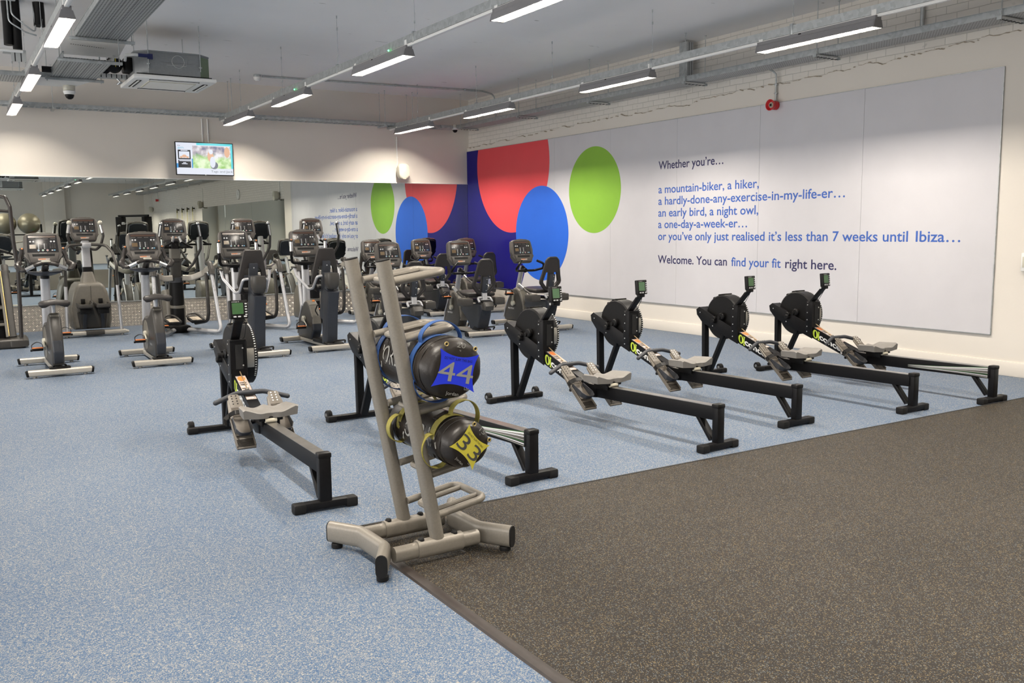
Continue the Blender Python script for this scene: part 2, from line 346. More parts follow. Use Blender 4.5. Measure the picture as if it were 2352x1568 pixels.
class MB:
    def __init__(s):
        s.v = []; s.f = []; s.m = []; s.mats = []; s.T = IDM.copy()
    def mi(s, k):
        m = M[k] if isinstance(k, str) else k
        if m not in s.mats: s.mats.append(m)
        return s.mats.index(m)
    def raw(s, verts, faces, k, T=None):
        off = len(s.v); i = s.mi(k); TT = s.T @ (T if T is not None else IDM)
        s.v += [TT @ Vector(v) for v in verts]
        flip = TT.to_3x3().determinant() < 0
        for f in faces:
            f = [off+q for q in f]
            s.f.append(f[::-1] if flip else f); s.m.append(i)
    def bm(s, bm, k, T=None):
        bm.verts.ensure_lookup_table(); bm.verts.index_update()
        s.raw([v.co.copy() for v in bm.verts], [[v.index for v in f.verts] for f in bm.faces], k, T)
        bm.free()
    def box(s, c, d, k, rot=(0, 0, 0), bev=0.0, seg=2):
        bm = bmesh.new(); bmesh.ops.create_cube(bm, size=1.0, matrix=Matrix.Diagonal((*d, 1)))
        if bev: bmesh.ops.bevel(bm, geom=bm.edges[:], offset=min(bev, min(d)*0.49), segments=seg, affect='EDGES', profile=0.5)
        s.bm(bm, k, Matrix.Translation(c) @ Euler(rot).to_matrix().to_4x4())
        return s
    def frame(s, p0, p1):
        z = (Vector(p1)-Vector(p0)); L = z.length
        q = Vector((0, 0, 1)).rotation_difference(z.normalized())
        return Matrix.Translation(p0) @ q.to_matrix().to_4x4(), L
    def cyl(s, p0, p1, r, k, r1=None, seg=16, bev=0.0):
        T, L = s.frame(p0, p1); r1 = r if r1 is None else r1
        if bev:
            prof = [(0, 0), (max(r-bev, 1e-4), 0), (r, bev), (r1, L-bev), (max(r1-bev, 1e-4), L), (0, L)]
        else:
            prof = [(0, 0), (r, 0), (r1, L), (0, L)]
        return s.lathe(prof, k, T, seg)
    def lathe(s, prof, k, T=None, seg=24):
        v = []; f = []; rows = []
        for r, z in prof:
            if r < 1e-6:
                rows.append([len(v)]); v.append((0, 0, z))
            else:
                rows.append(list(range(len(v), len(v)+seg)))
                v += [(r*math.cos(2*PI*j/seg), r*math.sin(2*PI*j/seg), z) for j in range(seg)]
        for a, b in zip(rows, rows[1:]):
            for j in range(seg):
                j2 = (j+1) % seg
                if len(a) == 1 and len(b) == 1: continue
                if len(a) == 1: f.append([a[0], b[j2], b[j]])
                elif len(b) == 1: f.append([a[j], a[j2], b[0]])
                else: f.append([a[j], a[j2], b[j2], b[j]])
        s.raw(v, f, k, T); return s
    def sph(s, c, r, k, u=20, v=12):
        r = (r, r, r) if not isinstance(r, (tuple, list)) else r
        bm = bmesh.new(); bmesh.ops.create_uvsphere(bm, u_segments=u, v_segments=v, radius=1.0)
        s.bm(bm, k, Matrix.Translation(c) @ Matrix.Diagonal((*r, 1))); return s
    def tube(s, pts, r, k, seg=10, closed=False, prof=None, fr=0.0, fn=5, up=None, scales=None, caps=True):
        """sweep a round (or given) section along a polyline; up keeps the section upright"""
        pts = fillet(pts, fr, fn, closed) if fr else [Vector(p) for p in pts]
        q = [pts[0]]
        for p in pts[1:]:
            if (p-q[-1]).length > 1e-5: q.append(p)
        pts = q; N = len(pts)
        sec = prof if prof else circ(r, seg)
        n = len(sec); rings = []
        tang = []
        for i in range(N):
            if closed: t = pts[(i+1) % N]-pts[i-1]
            elif i == 0: t = pts[1]-pts[0]
            elif i == N-1: t = pts[-1]-pts[-2]
            else: t = (pts[i+1]-pts[i]).normalized()+(pts[i]-pts[i-1]).normalized()
            tang.append(t.normalized())
        nrm = None; verts = []
        for i in range(N):
            t = tang[i]
            if up is not None:
                b = Vector(up); b = (b-t*b.dot(t))
                b = b.normalized() if b.length > 1e-6 else Vector((1, 0, 0)); a = b.cross(t).normalized()
            else:
                if nrm is None:
                    ref = Vector((0, 0, 1)) if abs(t.z) < 0.9 else Vector((1, 0, 0))
                    nrm = (ref-t*ref.dot(t)).normalized()
                else:
                    nrm = nrm-t*nrm.dot(t)
                    nrm = nrm.normalized() if nrm.length > 1e-6 else Vector((1, 0, 0))
                b = nrm; a = b.cross(t).normalized()
            mit = 1.0
            sc = scales[min(i, len(scales)-1)] if scales else 1.0
            verts += [pts[i]+a*(x*sc)+b*(y*sc) for x, y in sec]
            rings.append(list(range(i*n, i*n+n)))
        f = []
        M_ = N if closed else N-1
        for i in range(M_):
            A = rings[i]; B = rings[(i+1) % N]
            for j in range(n): f.append([A[j], A[(j+1) % n], B[(j+1) % n], B[j]])
        if not closed and caps:
            f.append(rings[0][::-1]); f.append(rings[-1])
        s.raw(verts, f, k); return s
    def prism(s, out, h0, h1, k, T=None, bev=0.0, seg=2, holes=None):
        """extrude a 2-D outline from h0 to h1 along local z"""
        bm = bmesh.new()
        if holes:
            from mathutils.geometry import tessellate_polygon
            loops = [[Vector((x, y, 0)) for x, y in L] for L in [out]+holes]
            flat = [p for L in loops for p in L]
            tris = tessellate_polygon(loops)
            lo = [bm.verts.new((p.x, p.y, h0)) for p in flat]; hi = [bm.verts.new((p.x, p.y, h1)) for p in flat]
            for t in tris:
                a, b_, c = [flat[i] for i in t]
                ccw = (b_-a).cross(c-a).z > 0
                t = t if ccw else t[::-1]
                bm.faces.new([hi[i] for i in t]); bm.faces.new([lo[i] for i in t[::-1]])
            o = 0
            for L in loops:
                m = len(L)
                for i in range(m):
                    j = (i+1) % m
                    try: bm.faces.new([lo[o+i], lo[o+j], hi[o+j], hi[o+i]])
                    except ValueError: pass
                o += m
            bmesh.ops.recalc_face_normals(bm, faces=bm.faces[:])
        else:
            area = sum(out[i][0]*out[(i+1) % len(out)][1]-out[(i+1) % len(out)][0]*out[i][1] for i in range(len(out)))
            if area < 0: out = out[::-1]
            lo = [bm.verts.new((x, y, h0)) for x, y in out]; hi = [bm.verts.new((x, y, h1)) for x, y in out]
            m = len(out)
            top = bm.faces.new(hi); bot = bm.faces.new(lo[::-1])
            for i in range(m):
                j = (i+1) % m; bm.faces.new([lo[i], lo[j], hi[j], hi[i]])
            if bev:
                ed = [e for e in bm.edges if abs(e.verts[0].co.z-e.verts[1].co.z) < 1e-9]
                bmesh.ops.bevel(bm, geom=ed, offset=bev, segments=seg, affect='EDGES', profile=0.5)
        s.bm(bm, k, T); return s
    def side(s, out, x0, x1, k, bev=0.0, seg=2, holes=None):
        """profile given in (y, z), extruded across x"""
        T = Matrix(((0, 0, 1, 0), (1, 0, 0, 0), (0, 1, 0, 0), (0, 0, 0, 1)))
        return s.prism(out, x0, x1, k, T, bev, seg, holes)
    def front(s, out, y0, y1, k, bev=0.0, seg=2, holes=None, T0=None):
        """profile given in (x, z), extruded along y"""
        T = Matrix(((1, 0, 0, 0), (0, 0, -1, 0), (0, 1, 0, 0), (0, 0, 0, 1)))
        if T0 is not None: T = T0 @ T
        return s.prism(out, -y1, -y0, k, T, bev, seg, holes)
    def build(s, name, parent=None, loc=None, angle=35, kind=None, flat=False):
        me = D.meshes.new(name); me.from_pydata([tuple(v) for v in s.v], [], s.f)
        for m in s.mats: me.materials.append(m)
        me.polygons.foreach_set('material_index', s.m)
        if not flat:
            me.polygons.foreach_set('use_smooth', [True]*len(me.polygons))
            me.set_sharp_from_angle(angle=R(angle))
        me.update()
        o = D.objects.new(name, me); C.objects.link(o)
        if parent is not None: o.parent = parent
        if loc is not None: o.location = loc
        if kind: o['kind'] = kind
        return o

def tag(o, label, cat, group=None):
    o['label'] = label; o['category'] = cat
    if group: o['group'] = group
    return o
def thing(name, label, cat, loc=(0, 0, 0), rz=0.0, group=None):
    o = D.objects.new(name, None); C.objects.link(o); o.empty_display_size = 0.1
    o.location = loc; o.rotation_euler = (0, 0, rz)
    return tag(o, label, cat, group)
def dup(root, loc, rz, label, group=None):
    """copy a thing with its parts and sub-parts (mesh data shared)"""
    def cp(o, par):
        c = o.copy(); C.objects.link(c)
        if par is not None: c.parent = par
        for ch in list(o.children): cp(ch, c)
        return c
    r = cp(root, None); r.location = loc; r.rotation_euler = (0, 0, rz); r['label'] = label
    if group: r['group'] = group
    return r

_tcache = {}
def text_data(s, bold=0.0, extrude=0.0):
    """outline of a word as (verts, faces) with cap height measured, built from the default typeface"""
    key = (s, bold, extrude)
    if key in _tcache: return _tcache[key]
    cu = D.curves.new('lettering', 'FONT'); cu.body = s; cu.size = 1.0; cu.offset = bold; cu.extrude = extrude; cu.resolution_u = 4
    o = D.objects.new('lettering', cu); C.objects.link(o)
    dg = bpy.context.evaluated_depsgraph_get(); dg.update()
    me = D.meshes.new_from_object(o.evaluated_get(dg))
    vs = [v.co.copy() for v in me.vertices]; fs = [list(p.vertices) for p in me.polygons]
    D.meshes.remove(me); D.objects.remove(o); D.curves.remove(cu)
    x0 = min(v.x for v in vs); x1 = max(v.x for v in vs)
    _tcache[key] = (vs, fs, x0, x1)
    return _tcache[key]
def cap_h(bold=0.0):
    vs, fs, a, b = text_data('H', bold)
    return max(v.y for v in vs)-min(v.y for v in vs)
def write(mb, s, k, origin, xd, yd, width=None, cap=0.1, bold=0.0, extrude=0.0, align='L'):
    """add lettering to mb: baseline start at origin, reading along xd, upright along yd"""
    vs, fs, x0, x1 = text_data(s, bold, extrude)
    sy = cap/cap_h(bold); sx = (width/(x1-x0)) if width else sy
    xd = Vector(xd).normalized(); yd = Vector(yd).normalized(); zd = xd.cross(yd)
    off = -x0 if align == 'L' else -(x0+x1)/2
    o = Vector(origin)
    mb.raw([o+xd*((v.x+off)*sx)+yd*(v.y*sy)+zd*v.z for v in vs], fs, k)
# ------------------------------------------------------------------ camera (solved from the photograph's vanishing points)
XR, YB, ZC, CAMH = 8.559, 15.30, 3.86, 1.45
Y0, X0 = -17.5, -6.0
yaw, pit, rol = R(-31.8988), R(-7.0618), R(-0.6422)
fw = Vector((-math.sin(yaw)*math.cos(pit), math.cos(yaw)*math.cos(pit), math.sin(pit)))
rt = Vector((math.cos(yaw), math.sin(yaw), 0)); up = rt.cross(fw)
r2 = rt*math.cos(rol)+up*math.sin(rol); u2 = -rt*math.sin(rol)+up*math.cos(rol)
cam = D.cameras.new('camera'); co = D.objects.new('camera', cam); C.objects.link(co)
mw = Matrix((r2, u2, -fw)).transposed().to_4x4(); mw.translation = (0, 0, CAMH)
co.matrix_world = mw
cam.sensor_fit = 'HORIZONTAL'; cam.sensor_width = 36.0; cam.lens = 36.0*2085.66/2352
cam.clip_start = 0.05; cam.clip_end = 100
sc = bpy.context.scene; sc.camera = co

def struct(mb, name, parent=None, **kw):
    o = mb.build(name, parent, **kw)
    if parent is None: o['kind'] = 'structure'
    return o
# ------------------------------------------------------------------ shell
b = MB(); b.box(((X0+XR)/2, (Y0+YB)/2, -0.05), (XR-X0+0.4, YB-Y0+0.4, 0.1), 'floor'); struct(b, 'floor')
b = MB(); b.box(((X0+XR)/2, (Y0+YB)/2, ZC+0.05), (XR-X0+0.4, YB-Y0+0.4, 0.1), 'ceil'); struct(b, 'ceiling')
b = MB(); b.box(((X0+XR)/2, YB+0.1, ZC/2), (XR-X0+0.4, 0.2, ZC), 'wall'); struct(b, 'wall_back')
b = MB(); b.box(((X0+XR)/2, Y0-0.1, ZC/2), (XR-X0+0.4, 0.2, ZC), 'wall')
for x in (-3.0, 1.0, 4.6): b.box((x, Y0+0.14, ZC/2), (0.9, 0.3, ZC), 'wall', bev=0.01)
struct(b, 'wall_front')
b = MB(); b.box((X0-0.1, (Y0+YB)/2, ZC/2), (0.2, YB-Y0, ZC), 'wall'); struct(b, 'wall_left')
b = MB(); b.box((XR+0.045+0.1, (Y0+YB)/2, ZC/2), (0.2, YB-Y0, ZC), 'brick')
wr = struct(b, 'wall_right')
# plaster coat on the right wall with a ragged, broken top edge
rag = [(15.3, 2.975), (15.05, 2.965), (14.75, 2.985), (14.4, 2.985), (14.0, 3.005), (13.75, 2.99), (13.5, 3.02), (13.2, 3.01),
       (12.9, 3.03), (12.55, 3.035), (12.2, 3.06), (11.9, 3.045), (11.75, 3.07), (11.45, 3.055), (11.2, 3.075), (10.95, 3.07), (10.7, 3.085),
       (10.5, 3.05), (10.35, 3.075), (10.15, 3.06), (9.85, 3.08), (9.6, 3.085), (9.35, 3.06), (9.2, 3.055), (9.05, 3.10), (8.8, 3.115),
       (8.6, 3.10), (8.35, 3.125), (8.1, 3.105), (7.95, 3.125), (7.7, 3.13), (7.5, 3.115), (7.3, 3.14), (7.1, 3.125), (6.95, 3.15),
       (6.75, 3.135), (6.6, 3.16), (6.45, 3.165), (6.3, 3.14), (6.2, 3.145), (6.05, 3.17), (5.9, 3.165), (5.75, 3.185), (5.6, 3.175),
       (5.45, 3.20), (5.3, 3.185), (5.2, 3.21), (5.0, 3.215), (4.85, 3.20), (4.7, 3.225), (4.5, 3.22), (4.3, 3.23)]
rr = random.Random(3); rag2 = []
for (y0, z0), (y1, z1) in zip(rag, rag[1:]):
    for k in range(4):
        s_ = k/4; rag2.append((y0+(y1-y0)*s_+rr.uniform(-.012, .012), z0+(z1-z0)*s_+rr.uniform(-.013, .013)))
rag2.append(rag[-1]); rag2[0] = rag[0]
b = MB(); b.side([(4.3, 0)]+rag2[::-1]+[(15.3, 0)], XR+0.0145, XR+0.05, 'wall'); b.build('plaster', wr, flat=True)
b = MB()
for i, ((y0, z0), (y1, z1)) in enumerate(zip(rag2, rag2[1:])):
    h = 0.006+0.012*abs(math.sin(i*1.7)+0.4*math.sin(i*0.63))*0.6
    b.raw([(XR+0.0142, y0, z0-h*.3), (XR+0.0142, y1, z1-h*.3), (XR+0.036, y1, z1+h), (XR+0.036, y0, z0+h)], [[0, 1, 2, 3]], 'scar')
b.build('plaster_edge', wr)
b = MB()
b.side([(Y0, 0), (YB, 0), (YB, 0.132), (Y0, 0.132)], XR-0.004, XR+0.05, 'wall', bev=0.003)
b.side([(Y0, 0.130), (YB, 0.130), (YB, 0.139), (Y0, 0.139)], XR-0.001, XR+0.05, 'wall', bev=0.002)
struct(b, 'baseboard_right')
b = MB(); b.box((X0-0.0+3, YB-0.012, 0.006), (0.01, 0.01, 0.01), 'wall')
# pale panel fixed under the ceiling in the top corner of the view
b = MB(); b.box((-1.0, 9.2, ZC-0.012), (3.65, 7.78, 0.024), 'white')
struct(b, 'trim_1')
# ------------------------------------------------------------------ black rubber flooring
b = MB()
b.box(((1.60+XR)/2, (4.07-9.5)/2, 0.003), (XR-1.60-0.01, 13.57, 0.006), 'rubber')
fm = struct(b, 'floor_rubber'); 
b = MB()
for y in (2.62, 1.62, 0.62, -0.4): b.box((5.0, y, 0.0062), (6.8, 0.003, 0.0006), 'seam')
b.build('roll_seam', fm)
b = MB()
b.tube([(1.585, -9.5, 0.0), (1.585, 4.05, 0.0)], 0, 'edging', prof=[(0.026, 0.0), (0.020, 0.008), (0.006, 0.0115), (-0.006, 0.0115), (-0.024, 0.008), (-0.030, 0.0)], up=(0, 0, 1))
struct(b, 'trim_2')
b = MB(); b.box(((1.6+XR)/2, 4.077, 0.004), (XR-1.62, 0.014, 0.008), 'seam'); struct(b, 'trim_3')

# ------------------------------------------------------------------ mirrors and tread plate on the back wall
ME = [-0.60, 0.55, 1.694, 2.860, 3.997, 5.127, 6.282, 7.406, 8.553]
ordw = ['eighth', 'seventh', 'sixth', 'fifth', 'fourth', 'third', 'second', 'first']
for i in range(8):
    x0, x1 = ME[i]+0.0006, ME[i+1]-0.0006
    b = MB(); b.box(((x0+x1)/2, YB-0.004, (0.394+2.296)/2), (x1-x0, 0.008, 2.296-0.394), 'mirror')
    o = b.build('mirror_panel')
    tag(o, 'tall frameless wall mirror panel, %s along from the corner with the mural' % ordw[i], 'mirror', 'mirror panels along the back wall')
b = MB(); b.box((4.0, YB-0.009, 2.303), (9.2, 0.02, 0.014), 'white', bev=0.003); struct(b, 'trim_4')
def lozenge(b, cx, cz, ang, L=0.034, w=0.0085, h=0.0035):
    ca, sa = math.cos(ang), math.sin(ang)
    def P(u, v, d): return (cx+u*ca-v*sa, -d, cz+u*sa+v*ca)
    v = [P(-L/2, 0, 0), P(0, -w/2, 0), P(L/2, 0, 0), P(0, w/2, 0), P(-L*.3, 0, h), P(L*.3, 0, h), P(-L*.3, -w/2*.8, 0), P(L*.3, -w/2*.8, 0), P(L*.3, w/2*.8, 0), P(-L*.3, w/2*.8, 0)]
    f = [[0, 6, 4], [6, 1, 7, 5, 4], [7, 2, 5], [2, 8, 5], [8, 3, 9, 4, 5], [9, 0, 4]]
    b.raw(v, f, 'tread')
PW, PH = 1.143, 0.392
def tread_panel():
    b = MB(); b.box((PW/2, -0.004, PH/2), (PW, 0.008, PH), 'tread')
    cs = PH/8; nx = int(PW/cs)
    for i in range(nx):
        for j in range(8):
            cx, cz = (i+.5)*cs+(PW-nx*cs)/2, (j+.5)*cs
            a = PI/4 if (i+j) % 2 else -PI/4
            for d in (-0.0085, 0.0085):
                lozenge(b, cx-math.sin(a)*d, cz+math.cos(a)*d, a, L=cs*0.80)
    b.T = Matrix.Translation((0, -0.004, 0))
    for v in range(8, len(b.v)): b.v[v].y -= 0.008
    return b
t0 = tread_panel().build('tread_plate_panel')
for i in range(8):
    o = t0 if i == 0 else t0.copy()
    if i: C.objects.link(o)
    o.location = (ME[i]+0.0015, YB, 0.0)
    tag(o, 'low tread plate panel of raised bars under the mirrors, %s along from the mural' % ordw[i], 'wall panel', 'tread plate panels under the mirrors')
b = MB(); b.box((4.0, YB-0.010, 0.392), (9.1, 0.022, 0.010), 'galv', bev=0.002); struct(b, 'trim_5')

# ------------------------------------------------------------------ mural
MZ0, MZ1 = 0.384, 2.904
mu = thing('mural', 'large wall mural of coloured circles and a welcome slogan on pale grey boards', 'mural', (XR, 10.1, 0))
def yz(y, z, x=0.0): return (x, y-10.1, z)
ys = [15.296, 13.85, 12.38, 10.915, 9.455, 7.976, 6.495, 4.975]
for a, c in zip(ys, ys[1:]):
    b = MB(); b.box(yz((a+c)/2, (MZ0+MZ1)/2, 0.006), (0.012, a-c-0.0025, MZ1-MZ0), 'panelw', bev=0.0012, seg=1); b.build('panel', mu)
b = MB()
b.box(yz(10.135, MZ1+0.003, 0.005), (0.014, 10.33, 0.006), 'galv'); b.box(yz(10.135, MZ0-0.003, 0.005), (0.014, 10.33, 0.006), 'galv'); b.box(yz(4.972, (MZ0+MZ1)/2, 0.005), (0.014, 0.006, MZ1-MZ0+.012), 'galv')
b.build('edge_trim', mu)
def clipz(pts, lo, hi):
    """clip a convex (y,z) outline to a z range, and to the wall corner"""
    def cut(p, f, g):
        out = []
        for i in range(len(p)):
            a, c = p[i], p[(i+1) % len(p)]; fa, fc = f(a), f(c)
            if fa >= 0: out.append(a)
            if fa*fc < 0:
                t = fa/(fa-fc); out.append((a[0]+(c[0]-a[0])*t, a[1]+(c[1]-a[1])*t))
        return out
    p = cut(pts, lambda q: q[1]-lo, 0); p = cut(p, lambda q: hi-q[1], 0); p = cut(p, lambda q: 15.296-q[0], 0)
    return p
for nm, k, cy, cz, r, d in (('navy_circle', 'navy', 15.16, 1.46, 2.0, 0.0006), ('coral_circle', 'red', 13.715, 2.575, 1.19, 0.0012),
                            ('blue_circle', 'blue', 12.785, 1.371, 0.79, 0.0018), ('green_circle', 'green', 11.318, 2.03, 0.657, 0.0012)):
    p = clipz(circ(r, 120, cy, cz), MZ0, MZ1)
    b = MB(); b.side([(y-10.1, z) for y, z in p], -d, 0.001, k); b.build(nm, mu)
CAPH = 0.112
def mural_line(nm, parts):
    b = MB()
    for s, k, ya, za, yb2, zb2, bo in parts:
        write(b, s, k, yz(ya, za, -0.0008), (0, -(ya-yb2), zb2-za), (0, 0, 1), width=math.hypot(ya-yb2, zb2-za), cap=CAPH, bold=bo)
    o = b.build(nm, mu, flat=True); return o
BO = 0.012
mural_line('lettering', [('Whether you\u2019re\u2026', 'textnavy', 9.829, 2.250, 8.584, 2.247, BO)])
for s, ye, z in (('a mountain-biker, a hiker,', 7.975, 1.921), ('a hardly-done-any-exercise-in-my-life-er\u2026', 6.708, 1.761), ('an early bird, a night owl,', 7.975, 1.598),
                 ('a one-day-a-week-er\u2026', 8.156, 1.439)):
    mural_line('lettering', [(s, 'textblue', 9.827, z, ye, z, BO)])
mural_line('lettering', [('or you\u2019ve only just realised it\u2019s less than 7 weeks until', 'textblue', 9.827, 1.273, 5.905, 1.273, BO), ('Ibiza\u2026', 'textblue', 5.815, 1.273, 5.325, 1.273, BO)])
mural_line('lettering', [('Welcome. You can', 'textnavy', 9.828, 0.950, 8.49, 0.950, BO), ('find your fit', 'textblue', 8.414, 0.949, 7.600, 0.949, BO), ('right here.', 'textnavy', 7.530, 0.949, 6.791, 0.949, BO)])
# ------------------------------------------------------------------ light rails and luminaires
def luminaire_proto(led):
    """1.36 m long louvred luminaire; origin at the middle of its open underside, running along y"""
    t = thing('strip_light', 'x', 'ceiling light')
    L = 1.33
    b = MB()
    sec_o = [(-0.062, 0.0), (-0.043, 0.062), (-0.034, 0.066), (-0.034, 0.098), (0.034, 0.098), (0.034, 0.066), (0.043, 0.062), (0.062, 0.0)]
    sec_i = [(-0.0595, 0.0), (-0.040, 0.058), (0.040, 0.058), (0.0595, 0.0)]
    ring = sec_o+sec_i[::-1]
    b.front(ring, -L/2, L/2, 'lampgrey')
    for s in (-1, 1):
        b.front(sec_o, s*L/2-0.004, s*L/2+0.004, 'lampgrey')
    b.build('housing', t)
    b = MB()
    b.box((0, 0, 0.0555), (0.078, L-0.01, 0.003), 'reflector')
    for s in (-1, 1):
        b.raw([(s*0.059, -L/2+.005, 0.0015), (s*0.059, L/2-.005, 0.0015), (s*0.0395, L/2-.005, 0.056), (s*0.0395, -L/2+.005, 0.056)], [[0, 1, 2, 3]], 'reflector')
    n = 18
    for i in range(n+1):
        y = -L/2+0.012+(L-0.024)*i/n
        b.box((0, y, 0.015), (0.104, 0.004, 0.028), 'reflector')
    b.build('louvre', t, flat=True)
    b = MB()
    b.box((0, -L/2+0.03, 0.124), (0.046, 0.05, 0.055), 'white', bev=0.003); b.cyl((0, -L/2+0.003, 0.118), (0, -L/2+0.006, 0.118), 0.012, 'white')
    b.box((0, L/2-0.03, 0.110), (0.046, 0.05, 0.03), 'white', bev=0.003)
    b.build('bracket', t)
    b = MB(); b.box((-0.0345, 0.15, 0.088), (0.003, 0.03, 0.01), 'black'); b.build('makers_plate', t)
    if led:
        b = MB(); b.sph((-0.040, -0.28, 0.108), 0.008, 'led', 10, 6); b.build('indicator', t)
    return t
LZ = 3.125
proto = {False: luminaire_proto(False), True: luminaire_proto(True)}
used = {False: False, True: False}
LIGHT_W = 63.0
def luminaire(x, y, led, label):
    if not used[led]:
        o = proto[led]; used[led] = True; o.location = (x, y, LZ); o['label'] = label; o['group'] = 'louvred strip lights on the suspended rails'
    else:
        o = dup(proto[led], (x, y, LZ), 0, label, 'louvred strip lights on the suspended rails')
    ld = D.lights.new('lamp', 'AREA'); ld.shape = 'RECTANGLE'; ld.size = 0.030; ld.size_y = 1.28
    ld.energy = LIGHT_W; ld.color = (1.0, 0.915, 0.80)
    lo = D.objects.new('lamp', ld); C.objects.link(lo); lo.parent = o; lo.location = (0, 0, 0.034)
    return o
RAILX = {'left': 0.965, 'middle': 3.97, 'right': 6.92}
LY = {'far': [14.2], 'next': [14.2], 'left': [14.25, 11.70, 8.75], 'middle': [14.20, 11.74, 8.87, 5.90], 'right': [14.20, 11.71, 8.73, 5.81]}
descr = {'left': 'left rail', 'middle': 'middle rail', 'right': 'rail beside the mural'}
ORD = ['first', 'second', 'third', 'fourth', 'fifth', 'sixth', 'seventh', 'eighth', 'ninth', 'tenth', 'eleventh', 'twelfth']
nth = ['nearest the back wall', 'second from the back wall', 'third from the back wall', 'fourth from the back wall']
for rk, x in RAILX.items():
    ysl = list(LY[rk]); yy = ysl[-1]-2.93
    while yy > -16.5: ysl.append(yy); yy -= 2.93
    for i, y in enumerate(ysl):
        led = (rk == 'middle' and i in (1, 2, 4, 6)) 
        if rk in ('left', 'middle', 'right') and i < 4 and i < len(LY[rk]): lab = 'louvred grey strip light on the %s, %s' % (descr[rk], nth[i])
        else: lab = 'louvred grey strip light on the %s, %s from the back wall' % (descr[rk], ORD[i])
        luminaire(x, y, led, lab)
    r_ = thing('light_rail', 'long galvanised suspended rail, the %s' % {'far': 'outermost one off to the left', 'next': 'one just outside the left of the photo', 'left': 'one on the left above the climbing machines', 'middle': 'middle one over the rowing machines and bag rack', 'right': 'one on the right beside the mural wall'}[rk], 'light rail', (x, 0, 0), 0, 'suspended light rails')
    b = MB(); y1 = 15.24; y0 = -16.8
    zt, zb = 3.312, 3.236
    b.front([(-0.021, zb), (-0.021, zt), (0.021, zt), (0.021, zb), (0.014, zb), (0.014, zt-0.006), (-0.014, zt-0.006), (-0.014, zb)], y0, y1, 'galv')
    b.build('channel', r_)
    b = MB(); b.box((0, (y0+y1)/2-.05, 3.222), (0.036, y1-y0-0.1, 0.026), 'white', bev=0.003); b.build('trunking', r_)
    for y in [14.02, 12.05, 10.05, 8.07]+[8.07-2.0*k for k in range(1, 12)]:
        b = MB()
        b.cyl((0, y, zt+0.02), (0, y, ZC), 0.0022, 'galv', seg=6)
        b.cyl((0, y, zt+0.09), (0, y, zt+0.115), 0.007, 'galv', seg=8); b.cyl((0, y, ZC-0.16), (0, y, ZC-0.13), 0.008, 'galv', seg=8)
        b.cyl((0, y, ZC-0.03), (0, y, ZC), 0.007, 'galv', seg=8)
        b.tube([(0.004, y, zt+0.10), (0.008, y+.002, zt+0.16), (0.012, y+.004, zt+0.19)], 0.0012, 'galv', seg=5)
        b.build('suspension_wire', r_)
        b = MB(); b.box((0, y, zt-0.035), (0.052, 0.035, 0.10), 'galv', bev=0.003); b.box((0.03, y, zt+0.012), (0.09, 0.03, 0.004), 'galv'); b.build('clamp', r_)

# ------------------------------------------------------------------ cable trays
def rod(b, x, y, z0, z1=ZC, r=0.005):
    b.cyl((x, y, z0), (x, y, z1), r, 'galv', seg=8); b.cyl((x, y, z1-0.006), (x, y, z1), r*2.6, 'galv', seg=8)
t = thing('cable_ladder', 'narrow galvanised cable ladder hung along the back wall above the screen', 'cable tray', (0, 15.0, 0))
b = MB()
for yy in (-0.09, 0.13): b.box((2.0, yy, 3.30), (12.3, 0.012, 0.055), 'galv', bev=0.002)
b.build('side_rail', t)
b = MB(); x = -3.9
while x < 8.05: b.box((x, 0.02, 3.278), (0.022, 0.215, 0.008), 'galv'); x += 0.085
b.build('rungs', t, flat=True)
for x in (1.52, 4.08, 6.72, 7.25):
    b = MB(); rod(b, x-0.015, -0.13, 3.24); rod(b, x+0.015, 0.17, 3.24); b.build('hanger_rod', t)
    b = MB(); b.box((x, 0.02, 3.258), (0.04, 0.36, 0.03), 'galv', bev=0.003); b.cyl((x-.015, -0.13, 3.25), (x-.015, -0.13, 3.285), 0.012, 'galv', seg=8); b.build('support_bar', t)
t = thing('cable_tray', 'wide pierced galvanised cable tray running along the top of the mural wall', 'cable tray', (8.25, 0, 0))
b = MB(); y0, y1 = -16.6, 14.85
b.box((0, (y0+y1)/2, 3.272), (0.29, y1-y0, 0.004), 'galvd'); b.build('tray_base', t, flat=True)
b = MB()
for xx in (-0.147, 0.147): b.box((xx, (y0+y1)/2, 3.30), (0.004, y1-y0, 0.06), 'galv'); b.box((xx*1.02, (y0+y1)/2, 3.331), (0.012, y1-y0, 0.005), 'galv')
b.build('side_rail', t)
for y in [14.66, 12.71, 10.80, 8.80, 6.76, 4.75]+[4.75-2.0*k for k in range(1, 11)]:
    b = MB(); rod(b, -0.165, y, 3.235); rod(b, 0.175, y, 3.235); b.build('hanger_rod', t)
    b = MB(); b.front([(-0.20, 3.235), (-0.20, 3.266), (0.20, 3.266), (0.20, 3.235), (0.19, 3.235), (0.19, 3.260), (-0.19, 3.260), (-0.19, 3.235)], y-0.022, y+0.022, 'galv')
    for k in range(6): b.box((-0.15+k*0.06, y, 3.238), (0.03, 0.03, 0.004), 'dark')
    b.build('support_bar', t)
b = MB(); b.box((-0.28, 14.98, 3.30), (0.32, 0.22, 0.055), 'galv', bev=0.003); b.build('corner_joint', t)
